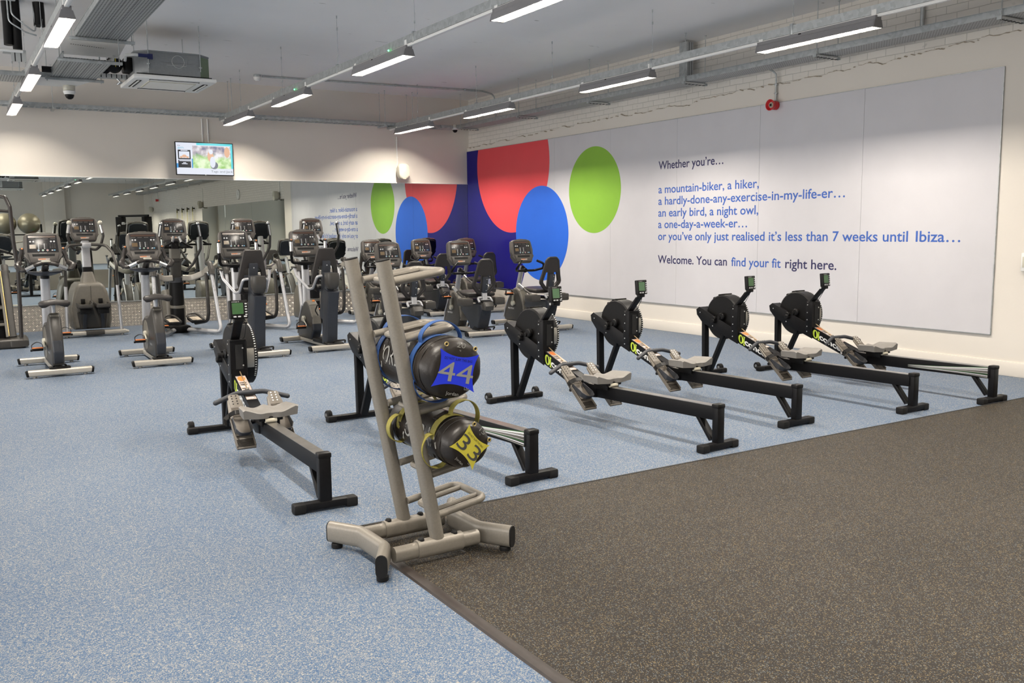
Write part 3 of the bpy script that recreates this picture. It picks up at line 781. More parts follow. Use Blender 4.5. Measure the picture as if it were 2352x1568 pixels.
# steel tray drop (tall galvanised upright behind the rail) and its elbow
b = MB(); b.box((8.45, 9.17, 3.585), (0.10, 0.14, 0.50), 'galvd', bev=0.002); b.box((8.395, 9.17, 3.585), (0.012, 0.15, 0.51), 'galv'); b.box((8.43, 9.34, 3.38), (0.10, 0.42, 0.06), 'galv', bev=0.004); b.box((8.43, 9.16, 3.36), (0.10, 0.16, 0.05), 'galvd', bev=0.003)
tag(b.build('cable_trunking'), 'short upright galvanised trunking on the brick above the mural tray', 'trunking')
b = MB(); b.tube([(XR+0.01, 5.855, 3.86), (XR+0.01, 5.855, 3.33)], 0.020, 'galv', seg=12)
tag(b.build('conduit_pipe'), 'plain vertical steel conduit on painted brick above the tray', 'pipe')
b = MB()
pts = [(4.40, 14.325, ZC-0.022), (6.2, 14.2, ZC-0.022), (8.20, 14.05, ZC-0.022), (8.40, 14.03, ZC-0.06), (8.44, 14.02, ZC-0.2), (8.44, 14.02, 3.33)]
b.tube(pts, 0.014, 'galv', seg=10, fr=0.12)
for p, a in (((5.3, 14.26, ZC-0.02), 0), ((6.6, 14.17, ZC-0.02), 0), ((7.85, 14.07, ZC-0.02), 0)): b.box(p, (0.03, 0.05, 0.035), 'galv', bev=0.004)
tag(b.build('conduit_pipe'), 'steel conduit crossing the ceiling from the smoke detector and bending down at the corner', 'pipe')
t = thing('smoke_detector', 'small white smoke detector on the ceiling at the end of a conduit', 'smoke detector', (4.33, 14.33, ZC))
b = MB(); b.cyl((0, 0, -0.035), (0, 0, 0), 0.055, 'galv', bev=0.004); b.build('back_box', t)
b = MB(); b.lathe([(0, -0.095), (0.03, -0.095), (0.033, -0.088), (0.05, -0.08), (0.055, -0.055), (0.06, -0.035), (0, -0.035)], 'white'); b.build('detector_head', t)

# wide pierced trays on the left, stepping down toward the air conditioner
def wide_tray(label, x0, x1, ya, yb_, z, name='cable_tray'):
    t = thing(name, label, 'cable tray', ((x0+x1)/2, (ya+yb_)/2, z), 0, 'pierced trays over the climbing machines')
    w, L = x1-x0, yb_-ya
    b = MB(); b.box((0, 0, 0), (w, L, 0.003), 'galvp')
    for k in range(1, 5): b.box((-w/2+w*k/5, 0, -0.002), (0.006, L, 0.004), 'lampgrey')
    b.build('tray_base', t, flat=True)
    b = MB()
    for s in (-1, 1): b.box((s*w/2, 0, 0.028), (0.004, L, 0.06), 'galv'); b.box((s*w/2, 0, 0.058), (0.014, L, 0.004), 'galv')
    b.build('side_rail', t)
    for yy in (-L/2+0.03, L/2-0.03):
        b = MB(); b.box((0.015, yy, -0.02), (w+0.14, 0.035, 0.03), 'galv', bev=0.003); b.build('support_bar', t)
        b = MB()
        for s in (-1, 1): b.cyl((s*(w/2+0.045)+.01, yy, -0.05), (s*(w/2+0.045)+.01, yy, ZC-z), 0.005, 'galv', seg=8)
        b.build('hanger_rod', t)
    return t
wide_tray('upper pierced galvanised tray, widest one hung beside the left light rail', 1.34, 1.84, 8.30, 10.75, 3.50)
wide_tray('upper pierced galvanised tray nearest the camera, cut by the top of the photo', 1.34, 1.84, 6.20, 8.24, 3.50)
wide_tray('lower pierced galvanised tray between the left light rail and the air conditioner', 1.205, 1.69, 10.62, 12.0, 3.26)
b = MB()
b.raw([(1.20, 10.86, 3.50), (1.86, 10.82, 3.50), (1.73, 10.62, 3.29), (1.19, 10.62, 3.29), (1.20, 10.866, 3.50), (1.86, 10.826, 3.50), (1.73, 10.626, 3.29), (1.19, 10.626, 3.29)], [[0, 3, 2, 1], [4, 5, 6, 7], [0, 1, 5, 4], [1, 2, 6, 5], [2, 3, 7, 6], [3, 0, 4, 7]], 'white')
for k in range(22): b.box((1.30+k*0.022, 10.745-0.0004*k, 3.42-0.0012*k), (0.012, 0.003, 0.004), 'dark')
tag(b.build('tray_cover'), 'plain pale sheet closing the gap between the upper and lower pierced trays', 'tray cover')
b = MB(); b.raw([(0.98, 12.06, 3.26), (1.70, 12.06, 3.26), (1.52, 12.75, 3.26), (1.00, 12.75, 3.26), (0.98, 12.06, 3.272), (1.70, 12.06, 3.272), (1.52, 12.75, 3.272), (1.00, 12.75, 3.272)], [[0, 3, 2, 1], [4, 5, 6, 7], [0, 1, 5, 4], [1, 2, 6, 5], [2, 3, 7, 6], [3, 0, 4, 7]], 'white'); b.box((1.25, 12.05, 3.285), (0.66, 0.012, 0.06), 'galv', bev=0.002)
tag(b.build('tray_cover'), 'pale flat plate past the lower tray, above the dome camera', 'tray cover')
b = MB(); b.box((0.62, 12.2, 3.24), (0.7, 0.5, 0.004), 'galvp'); 
for yy in (11.94, 12.46): b.box((0.62, yy, 3.262), (0.74, 0.012, 0.05), 'galv', bev=0.002)
for xx in (0.35, 0.93): b.cyl((xx, 12.46, 3.24), (xx, 12.46, ZC), 0.005, 'galv', seg=8)
tag(b.build('cable_tray'), 'short pierced galvanised tray crossing behind the left light rail at the photo edge', 'cable tray', 'pierced trays over the climbing machines')
t = thing('dome_camera', 'white ceiling dome security camera under the pale tray plate', 'camera', (1.47, 12.62, 3.26), 0, 'dome cameras')
def dome(t):
    b = MB(); b.lathe([(0.0, -0.06), (0.062, -0.06), (0.068, -0.05), (0.07, 0.0), (0, 0)], 'cream', seg=24); b.lathe([(0.0, -0.11), (0.05, -0.11), (0.066, -0.09), (0.070, -0.065), (0, -0.062)], 'white', seg=24); b.build('camera_body', t)
    b = MB(); b.lathe([(0, -0.165), (0.02, -0.162), (0.038, -0.150), (0.05, -0.128), (0.054, -0.108), (0, -0.108)], 'black', seg=24); b.build('dome_lens', t)
dome(t)
t2 = dup(t, (8.10, 14.9, 3.345), 0, 'small dark dome security camera in the corner beneath the back cable ladder', 'dome cameras'); t2.scale = (0.85,)*3

# ------------------------------------------------------------------ ceiling cassette air conditioner
def ac_unit(label, loc):
    t = thing('air_conditioner', label, 'air conditioner', loc, 0, 'ceiling cassette air conditioners')
    w = 0.42; c = 0.13; z0, z1 = 0.05, 0.325
    o = [(-w+c, -w), (w-c, -w), (w, -w+c), (w, w-c), (w-c, w), (-w+c, w), (-w, w-c), (-w, -w+c)]
    b = MB(); b.prism(o, z0, z1, 'acsteel', bev=0.004); b.prism([(x*1.012, y*1.012) for x, y in o], z1-0.02, z1-0.004, 'acsteel')
    b.raw([(w+.001, -w+c, z0+.01), (w-c, -w-.001, z0+.01), (w-c, -w-.001, z1-.03), (w+.001, -w+c, z1-.03)], [[1, 0, 3, 2]], 'acgreen')
    b.box((0.02, -w-.002, 0.20), (0.36, 0.004, 0.0025), 'lampgrey'); b.box((0.02, -w-.003, 0.17), (0.22, 0.004, 0.0025), 'rivet'); b.box((.13, -w-.003, 0.21), (0.0025, 0.004, 0.08), 'rivet')
    b.tube([(0.04+0.07*math.cos(a*PI/10), -w-.003, 0.215+0.07*math.sin(a*PI/10)) for a in range(20)], 0.0016, 'rivet', seg=5, closed=True)
    b.build('casing', t)
    b = MB(); W2 = 0.462
    b.box((0, 0, 0.05), (0.84, 0.84, 0.02), 'dark')
    b.prism([(-W2, -W2), (W2, -W2), (W2, W2), (-W2, W2)], 0.0, 0.045, 'white', bev=0.012, seg=3)
    b.build('fascia', t)
    b = MB(); b.box((0, 0, -0.003), (0.54, 0.54, 0.010), 'cream', bev=0.004)
    for k in range(26): b.box((0, -0.25+k*0.02, -0.009), (0.50, 0.006, 0.003), 'white')
    b.build('intake_grille', t, flat=True)
    for s, ax in ((-1, 0), (1, 0), (-1, 1), (1, 1)):
        b = MB(); d = (0.055, 0.56, 0.008) if ax == 0 else (0.56, 0.055, 0.008); p = (s*0.375, 0, 0.0) if ax == 0 else (0, s*0.375, 0.0)
        b.box(p, d, 'dark'); e = (0.016, 0.54, 0.012) if ax == 0 else (0.54, 0.016, 0.012)
        b.box((p[0]*1.01, p[1]*1.01, -0.004), e, 'white', rot=(0, 0, 0)); b.build('air_outlet', t)
    b = MB()
    for x in (-0.29, 0.29):
        for y in (-0.43, 0.43): b.cyl((x, y, 0.12), (x, y, ZC-loc[2]), 0.005, 'galv', seg=8); b.cyl((x, y, 0.16), (x, y, 0.172), 0.02, 'galv', seg=6)
    b.build('hanger_rods', t)
    b = MB(); b.box((-0.455, -0.05, 0.19), (0.10, 0.26, 0.16), 'black', bev=0.02); b.tube([(-0.5, -0.05, 0.2), (-0.62, -0.05, 0.19), (-0.68, 0.05, 0.12), (-0.9, 0.06, 0.10), (-1.35, 0.08, 0.10)], 0.035, 'black', seg=12, fr=0.06)
    b.sph((-0.60, -0.05, 0.19), (0.09, 0.11, 0.10), 'black'); b.tube([(-0.60, -0.05+0.112*math.cos(a*PI/8), 0.20+0.10*math.sin(a*PI/8)) for a in range(16)], 0.005, 'yellowfoil', seg=6, closed=True)
    b.tube([(-0.30, -0.425, 0.255), (-0.44, -0.43, 0.255), (-0.52, -0.35, 0.255), (-0.52, -0.3, 0.20)], 0.016, 'white', seg=10, fr=0.03); b.cyl((-0.29, -0.432, 0.255), (-0.40, -0.43, 0.255), 0.021, 'acblue', seg=12); b.box((-0.27, -0.427, 0.25), (0.06, 0.02, 0.06), 'acblue', bev=0.004)
    b.build('pipework', t)
    return t
ac_unit('white ceiling cassette air conditioner hung on rods above the left machines', (2.46, 11.76, 3.215))
ac_unit('ceiling cassette air conditioner hung behind the viewer, seen only in the mirror', (2.46, -4.0, 3.215))
ac_unit('ceiling cassette air conditioner near the far end of the hall, seen only in the mirror', (2.46, -11.0, 3.215))
b = MB(); b.box((1.42, 11.95, 3.31), (0.9, 0.09, 0.006), 'galvp'); 
b = MB(); b.box((1.85, 11.83, 3.265), (0.5, 0.10, 0.006), 'galv'); b.box((1.85, 11.78, 3.285), (0.5, 0.004, 0.045), 'galvp'); b.box((1.85, 11.88, 3.285), (0.5, 0.004, 0.045), 'galv')
for x in (1.72, 1.80): b.cyl((x, 11.83, 3.27), (x, 11.83, ZC), 0.005, 'galv', seg=8)
b.tube([(1.9, 11.8, 3.26), (1.93, 11.78, 3.22), (1.90, 11.8, 3.20), (1.95, 11.83, 3.225)], 0.012, 'galv', seg=8)
tag(b.build('cable_tray'), 'small narrow tray holding the pipes into the air conditioner', 'cable tray')

# black lagged pipes dropping at the top edge
t = thing('lagged_pipes', 'bundle of black lagged pipes dropping from the ceiling beside the left light rail', 'pipe', (0.80, 11.0, 3.2))
for dx, z0 in ((-0.06, 0.20), (0.02, 0.16), (0.24, 0.42)):
    b = MB(); b.tube([(dx, 0, z0), (dx+0.004, 0.01, (z0+.66)/2), (dx, 0, 0.66)], 0.045 if dx < .2 else 0.055, 'black', seg=14); b.build('pipe', t)
b = MB(); b.tube([(-0.02, -0.06, 0.64), (-0.02, -0.07, 0.50), (0.10, -0.07, 0.40), (0.19, -0.06, 0.34), (0.20, -0.02, 0.42), (0.19, 0, 0.62)], 0.008, 'galv', seg=8, fr=0.08); b.tube([(-0.05, -0.06, 0.64), (-0.05, -0.08, 0.42), (0.10, -0.08, 0.33), (0.20, -0.06, 0.31)], 0.008, 'galv', seg=8, fr=0.08); b.build('flexible_conduit', t)
b = MB(); b.box((-0.02, 0.0, 0.12), (0.20, 0.10, 0.005), 'galv'); b.box((0.02, -0.06, 0.09), (0.14, 0.004, 0.12), 'galvp'); b.build('support_plate', t)
b = MB(); b.tube([(-3.0, 10.6, 3.33), (0.62, 10.9, 3.33), (0.86, 10.92, 3.33)], 0.016, 'white', seg=10)
tag(b.build('conduit_pipe'), 'white horizontal conduit leading in from the upper edge to the black pipes', 'pipe')
# ------------------------------------------------------------------ things on the walls
t = thing('wall_screen', 'flat wall-mounted television showing a gym advert above the mirrors', 'television', (3.675, 15.15, 2.617))
W_, H_ = 0.905, 0.52
b = MB(); b.box((0, 0.02, 0), (W_, 0.035, H_), 'black', bev=0.006); b.box((0, 0.06, 0), (0.5, 0.06, 0.34), 'black', bev=0.01); b.box((0, 0.10, 0), (0.12, 0.10, 0.2), 'black')
b.box((0.0, 0.001, -H_/2+0.006), (0.02, 0.004, 0.006), 'rivet')
b.build('cabinet', t)
def rect(b, x0, z0, x1, z1, y, k): b.raw([(x0, y, z0), (x1, y, z0), (x1, y, z1), (x0, y, z1)], [[0, 1, 2, 3]], k)
sx, sz = W_/2-0.012, H_/2-0.013
def U(u, v): return (-sx+2*sx*u, sz-2*sz*v)     # fractions from the upper left of the display
def urect(b, u0, v0, u1, v1, y, k):
    a = U(u0, v1); c = U(u1, v0); rect(b, a[0], a[1], c[0], c[1], y, k)
b = MB(); urect(b, 0, 0, 1, 1, 0.0018, 'tvwhite'); urect(b, 0.36, 0, 1, 0.07, 0.0014, 'tvcyan'); urect(b, 0.965, 0.07, 1, 0.80, 0.0014, 'tvcyan'); urect(b, 0.0, 0.66, 0.03, 0.80, 0.0014, 'tvblue'); urect(b, 0.265, 0.50, 0.285, 0.80, 0.0014, 'tvblue')
sc_ = b.build('display', t, flat=True)
b = MB(); urect(b, 0.285, 0.09, 0.965, 0.80, 0.0010, 'picture'); b.build('picture', sc_, flat=True)
b = MB()
def ublob(cx, cy, rx, ry, k, y):
    p = U(cx, cy); b.raw([(p[0]+2*sx*rx*math.cos(a*PI/12), y, p[1]+2*sz*ry*math.sin(a*PI/12)) for a in range(24)], [list(range(24))], k)
ublob(0.60, 0.42, 0.055, 0.17, 'tvpeach', 0.0008); ublob(0.61, 0.27, 0.035, 0.08, 'tvwhite', 0.0006); ublob(0.66, 0.70, 0.07, 0.12, 'tvgrey', 0.0007); ublob(0.635, 0.60, 0.05, 0.18, 'tvwhite', 0.0005); ublob(0.90, 0.27, 0.05, 0.17, 'tvpeach', 0.0008)
b.build('figure', sc_, flat=True)
b = MB(); urect(b, 0.03, 0.23, 0.25, 0.79, 0.0010, 'tvdark'); urect(b, 0.05, 0.28, 0.23, 0.49, 0.0008, 'tvwhite')
for (u, v, r) in ((0.14, 0.43, 0.05), (0.085, 0.46, 0.03), (0.195, 0.46, 0.03)): ublob(u, v, r*.8, r, 'tvpeach', 0.0006)
for v, a, c in ((0.25, 0.08, 0.2), (0.54, 0.03, 0.25), (0.575, 0.05, 0.25), (0.635, 0.115, 0.165), (0.67, 0.09, 0.19)): urect(b, a, v-0.012, c, v+0.012, 0.0007, 'tvwhite')
b.build('poster', sc_, flat=True)
b = MB()
p = U(0.025, 0.115); write(b, 'the', 'tvgrey', (p[0], 0.0008, p[1]), (1, 0, 0), (0, 0, 1), cap=0.022)
p = U(0.03, 0.185); write(b, 'gym.', 'tvteal', (p[0], 0.0008, p[1]), (1, 0, 0), (0, 0, 1), cap=0.030, width=0.10)
p = U(0.60, 0.925); write(b, 'Tags and Jack', 'tvgrey', (p[0], 0.0008, p[1]), (1, 0, 0), (0, 0, 1), cap=0.032, width=0.345)
b.build('lettering', sc_, flat=True)
t = thing('conduit_pair', 'two thin white conduits running down from the back cable ladder to the screen', 'pipe', (3.73, YB, 3.05))
for dx in (-0.045, 0.045):
    b = MB(); b.cyl((dx, -0.014, -0.32), (dx, -0.014, 0.21), 0.010, 'white', seg=10); b.box((dx, -0.012, -0.03), (0.034, 0.024, 0.016), 'white', bev=0.003); b.build('conduit', t)
def speaker(name, label, loc, rz, group=None):
    t = thing(name, label, 'speaker', loc, rz, group)
    b = MB()
    b.front(rrect(0.20, 0.275, 0.07, 6), -0.19, -0.07, 'cream', bev=0.02, seg=3); b.front(rrect(0.15, 0.22, 0.05, 6), -0.07, -0.03, 'cream', bev=0.01)
    b.build('cabinet', t)
    b = MB(); b.front(rrect(0.165, 0.24, 0.06, 6), -0.194, -0.186, 'cream', bev=0.004)
    for r in (0.04, 0.06): b.tube([(r*math.cos(a*PI/12), -0.195, 0.03+r*math.sin(a*PI/12)) for a in range(24)], 0.0022, 'cream', seg=5, closed=True)
    b.build('grille', t)
    b = MB(); b.box((0, -0.018, 0), (0.05, 0.036, 0.10), 'cream', bev=0.004); b.cyl((0, -0.05, 0), (0, -0.01, 0), 0.018, 'cream', seg=12); b.build('wall_bracket', t)
    b = MB(); b.cyl((-0.055, -0.012, 0.10), (-0.055, -0.012, 0.62), 0.010, 'white', seg=10)
    for z in (0.26, 0.56): b.box((-0.055, -0.011, z), (0.034, 0.022, 0.014), 'white', bev=0.003)
    b.build('cable_conduit', t)
    return t
sp = speaker('wall_speaker', 'rounded cream loudspeaker on the back wall right of the screen, above the mirrors', (7.165, YB, 2.50), 0, 'cream wall loudspeakers')
dup(sp, (XR+0.045, 3.80, 2.50), -PI/2, 'rounded cream loudspeaker on painted brick past the mural, seen in the mirror', 'cream wall loudspeakers')
dup(sp, (XR+0.045, -5.56, 2.50), -PI/2, 'rounded cream loudspeaker above the yellow straps end of the brick wall, seen in the mirror', 'cream wall loudspeakers')
dup(sp, (XR+0.045, -15.2, 2.55), -PI/2, 'small distant cream loudspeaker near the far corner of the brick wall, seen in the mirror', 'cream wall loudspeakers')
def sounder(label, y, z):
    t = thing('alarm_sounder', label, 'fire alarm', (XR, y, z), 0, 'red alarm sounders')
    b = MB(); T = Matrix.Rotation(-PI/2, 4, 'Y')
    b.lathe([(0, 0), (0.052, 0), (0.052, 0.05), (0.046, 0.06), (0, 0.06)], 'alarm', T, 28); b.build('base', t)
    b = MB(); b.lathe([(0.040, 0.06), (0.05, 0.062), (0.064, 0.10), (0.066, 0.112), (0.060, 0.112), (0.042, 0.085), (0.0, 0.08)], 'alarm', T, 28); b.build('horn', t)
    b = MB(); b.lathe([(0.0, 0.095), (0.03, 0.094), (0.036, 0.084), (0, 0.083)], 'scar', T, 20); b.box((-0.097, 0, 0), (0.004, 0.03, 0.03), 'dark'); b.build('centre_cap', t)
    b = MB(); b.tube([(-0.012, 0, 0.045), (-0.012, 0, 0.36), (-0.05, 0.02, 0.40), (-0.09, 0.03, 0.41)], 0.011, 'galv', seg=10, fr=0.05)
    for z_ in (0.14, 0.24): b.box((-0.012, 0, z_), (0.024, 0.04, 0.016), 'galv', bev=0.003)
    b.build('conduit', t)
sounder('round red fire alarm sounder at the top of the mural on a steel conduit', 7.73, 2.875)
sounder('small red fire alarm sounder on painted brick at the far end, seen in the mirror', -13.7, 2.93)
b = MB(); b.box((XR-0.004, 4.66, 1.09), (0.034, 0.09, 0.17), 'white', bev=0.006); b.box((XR-0.022, 4.66, 1.09), (0.004, 0.06, 0.10), 'cream', bev=0.002)
tag(b.build('wall_box'), 'small pale wall box right of the mural at the photo edge', 'wall box')
# right wall beyond the frame, seen in the mirror
for i, (ya, yb_) in enumerate(((-5.67, -2.345), (-2.343, 0.95), (0.952, 4.72))):
    b = MB(); b.box((XR+0.035, (ya+yb_)/2, 1.25), (0.02, yb_-ya-0.004, 2.30), 'mirror', bev=0.002, seg=1)
    tag(b.build('mirror_panel'), 'mirror on the brick wall beyond the mural, %s, seen by reflection' % ('far panel', 'middle panel', 'panel closest to the mural')[i], 'mirror', 'mirrors on the brick wall')
t = thing('wall_clock', 'round white wall clock on painted brick, seen in the mirror', 'clock', (XR+0.045, -0.56, 2.70))
T = Matrix.Rotation(-PI/2, 4, 'Y')
b = MB(); b.lathe([(0, 0), (0.17, 0), (0.175, 0.03), (0.165, 0.045), (0.155, 0.035), (0, 0.03)], 'white', T, 36); b.build('case', t)
b = MB(); b.lathe([(0, 0.032), (0.152, 0.032), (0.152, 0.031)], 'clockface', T, 32)
b.box((-0.034, 0.0, 0.05), (0.002, 0.008, 0.10), 'black'); b.box((-0.034, 0.03, 0.0), (0.002, 0.07, 0.006), 'black')
for k in range(12): b.box((-0.034, 0.13*math.sin(k*PI/6), 0.13*math.cos(k*PI/6)), (0.002, 0.008, 0.008), 'black')
b.build('dial', t)
for i in range(4):
    y = -6.95-0.93*i
    t = thing('strap_trainer', 'yellow hanging strap trainer on the brick wall, %s from the mirror edge' % ('first', 'second', 'third', 'fourth')[i], 'strap', (XR-0.02, y, 2.40), 0, 'yellow strap trainers')
    b = MB(); b.box((0.03, 0, 0.0), (0.06, 0.08, 0.05), 'black', bev=0.006); b.tube([(-0.02, -0.08, -0.12), (-0.02, 0, 0.06), (-0.02, 0.08, -0.12)], 0.012, 'black', seg=8, closed=True); b.build('anchor', t)
    for s in (-1, 1):
        b = MB(); b.tube([(-0.02, s*0.03, 0), (-0.03, s*0.10, -0.7), (-0.02, s*0.06, -1.25)], 0, 'trx', prof=[(-0.014, -.002), (.014, -.002), (.014, .002), (-.014, .002)]); b.cyl((-.02, s*0.06-.05, -1.30), (-.02, s*.06+.05, -1.30), .016, 'black'); b.tube([(-.02, s*.06-.05, -1.30), (-.02, s*.06, -1.2), (-.02, s*.06+.05, -1.30)], .006, 'black', seg=6); b.build('strap', t)
# green exit sign and dark doorway on the left wall (mirrored twice in the photo)
b = MB(); b.box((X0+0.02, -2.0, 1.1), (0.06, 2.4, 2.2), 'doorglass', bev=0.01)
o = b.build('door_1'); o['kind'] = 'structure'
b = MB(); b.box((X0+0.05, -2.0, 2.42), (0.06, 0.7, 0.20), 'exit', bev=0.01)
for k in range(5): b.box((X0+0.082, -2.15+k*0.07, 2.43), (0.004, 0.04, 0.08), 'white')
tag(b.build('exit_sign'), 'lit green exit sign over the dark doorway, seen in the mirrors', 'sign')
# end of the hall and free weights, seen only in the mirror
def dumbbell_rack(x, y, rz):
    t = thing('dumbbell_rack', 'three-tier dumbbell rack along the brick wall, seen in the mirror', 'rack', (x, y, 0), rz)
    for s in (-1.1, 1.1):
        b = MB(); b.tube([(s, 0.32, 0.03), (s, -0.32, 0.03)], 0, 'blackmetal', prof=rrect(.06, .06, .01), up=(0, 0, 1)); b.tube([(s, -0.2, 0.05), (s, 0.18, 1.02)], 0, 'blackmetal', prof=rrect(.06, .06, .01), up=(0, 0, 1)); b.build('frame_leg', t)
    for k, (yy, zz) in enumerate(((-0.14, 0.30), (0.0, 0.62), (0.13, 0.95))):
        b = MB(); b.box((0, yy-.07, zz), (2.3, 0.05, 0.04), 'blackmetal', rot=(0.4, 0, 0)); b.box((0, yy+.07, zz+.05), (2.3, 0.05, 0.04), 'blackmetal', rot=(0.4, 0, 0)); b.build('shelf', t)
    return t
def hexbell(label, x, y, z, rz, s=1.0):
    t = thing('dumbbell', label, 'dumbbell', (x, y, z), rz, 'dumbbells on the rack')
    b = MB(); b.cyl((0, -0.06*s, 0), (0, 0.06*s, 0), 0.016*s, 'chrome'); b.build('grip', t)
    for q in (-1, 1):
        b = MB(); b.cyl((0, q*0.06*s, 0), (0, q*0.14*s, 0), 0.062*s, 'blackrub', seg=12, bev=0.01); b.build('weight', t)
    return t
dumbbell_rack(8.0, -10.6, -PI/2)
hb = hexbell('black round-ended dumbbell on the rack along the brick wall, seen in the mirror', 7.9, -9.7, 1.04, PI/2)
for k, (dx, zz) in enumerate(((0.13, 1.045), (0.0, 0.715), (-0.14, 0.395))):
    for j in range(10):
        if k == 0 and j == 0: hb.location = (8.0+dx, -9.65, zz); continue
        dup(hb, (8.0+dx, -9.65-0.21*j, zz), -PI/2, hb['label'])
def bench(label, x, y, rz, tilt):
    t = thing('weight_bench', label, 'bench', (x, y, 0), rz, 'weight benches')
    b = MB(); b.box((0, -0.35, 0.44), (0.28, 0.36, 0.07), 'vinyl', bev=0.03, rot=(0, 0, 0)); b.build('seat', t)
    b = MB(); b.T = Matrix.Translation((0, -0.14, 0.45)) @ Matrix.Rotation(tilt, 4, 'X'); b.box((0, 0.42, 0), (0.28, 0.84, 0.07), 'vinyl', bev=0.03); b.build('backrest', t)
    b = MB(); b.tube([(0, -0.55, 0.05), (0, -0.3, 0.38), (0, 0.2, 0.32), (0, 0.55, 0.05)], 0, 'msilver', prof=rrect(.07, .07, .012), up=(0, 1, 1)); b.build('frame', t)
    for yy in (-0.55, 0.55):
        b = MB(); b.box((0, yy, 0.035), (0.6, 0.07, 0.07), 'msilver', bev=0.01); b.build('foot', t)
bench('grey framed weight bench on the rubber floor nearest the brick wall, seen in the mirror', 6.6, -7.2, 0.3, 0.9)
bench('weight bench laid flat on the rubber floor, seen in the mirror', 6.3, -5.2, -0.4, 0.05)
def cable_machine(label, x, y, rz):
    t = thing('cable_machine', label, 'weight machine', (x, y, 0), rz, 'weight machines at the far end')
    for s in (-0.62, 0.62):
        b = MB(); b.box((s*1.2, 0, 1.1), (0.16, 0.5, 2.2), 'blackmetal', bev=0.02); b.build('tower', t)
        b = MB()
        for k in range(12): b.box((s*1.2, -0.27, 0.2+k*0.06), (0.13, 0.08, 0.05), 'black', bev=0.004)
        b.build('weight_stack', t)
        b = MB()
        for d in (-.05, .05): b.cyl((s*1.2+d, -0.27, 0.1), (s*1.2+d, -0.27, 2.1), 0.01, 'chrome', seg=8)
        b.build('guide_rods', t)
        b = MB(); b.cyl((s*1.02, -.1, 1.9), (s*1.02, .05, 1.9), 0.06, 'msilver'); b.build('pulley', t)
    b = MB(); b.box((0, 0, 2.24), (1.7, 0.12, 0.1), 'blackmetal', bev=0.02); b.build('crossbar', t)
cable_machine('tall black cable machine near the far corner, seen in the mirror', 7.55, -14.3, 0.9)
t = thing('ball_rack', 'black upright rack behind the viewer holding exercise balls, seen in the mirror', 'rack', (1.95, -0.55, 0))
for s in (-0.62, 0.62):
    b = MB(); b.tube([(s, 0.25, 0.02), (s, 0.25, 1.75)], 0, 'blackmetal', prof=rrect(.05, .05, .01), up=(0, 1, 0)); b.tube([(s, 0.4, 0.025), (s, -0.4, 0.025)], 0, 'blackmetal', prof=rrect(.05, .05, .01), up=(0, 0, 1)); b.build('post', t)
for zz in (1.44, 0.72):
    for yy in (-0.12, 0.25):
        b = MB(); b.cyl((-0.62, yy, zz), (0.62, yy, zz), 0.018, 'blackmetal'); b.build('shelf_bar', t)
def gymball(label, p, r, k='ball'):
    t = thing('exercise_ball', label, 'exercise ball', p, 0, 'exercise balls on the rack')
    b = MB(); b.sph((0, 0, 0), r, k, 32, 20); b.build('ball_skin', t)
    b = MB(); b.cyl((0, -r-.002, 0), (0, -r+.01, 0), 0.012, 'black'); b.build('plug', t)
gymball('silver exercise ball on the rack, right one seen whole in the mirror', (2.27, -0.49, 1.77), 0.315)
gymball('silver exercise ball on the rack, partly hidden by the stair climber frame in the mirror', (1.62, -0.49, 1.77), 0.315)
for k, lab, p in (('pred', 'red rubber plyometric wedge by the ball rack, seen in the mirror', (2.50, -0.5, 0.98)), ('pgreen', 'green rubber wedge on the ball rack, seen in the mirror', (2.65, -0.2, 0.98)), ('pblue', 'blue soft box on the ball rack, seen in the mirror', (2.45, -0.2, 0.84))):
    b = MB(); b.prism([(-0.12, -0.10), (0.12, -0.10), (0.08, 0.14), (-0.02, 0.14)], -0.07, 0.07, k, Matrix.Translation(p) @ Matrix.Rotation(PI/2, 4, 'X'), bev=0.012)
    tag(b.build('foam_wedge'), lab, 'exercise wedge')
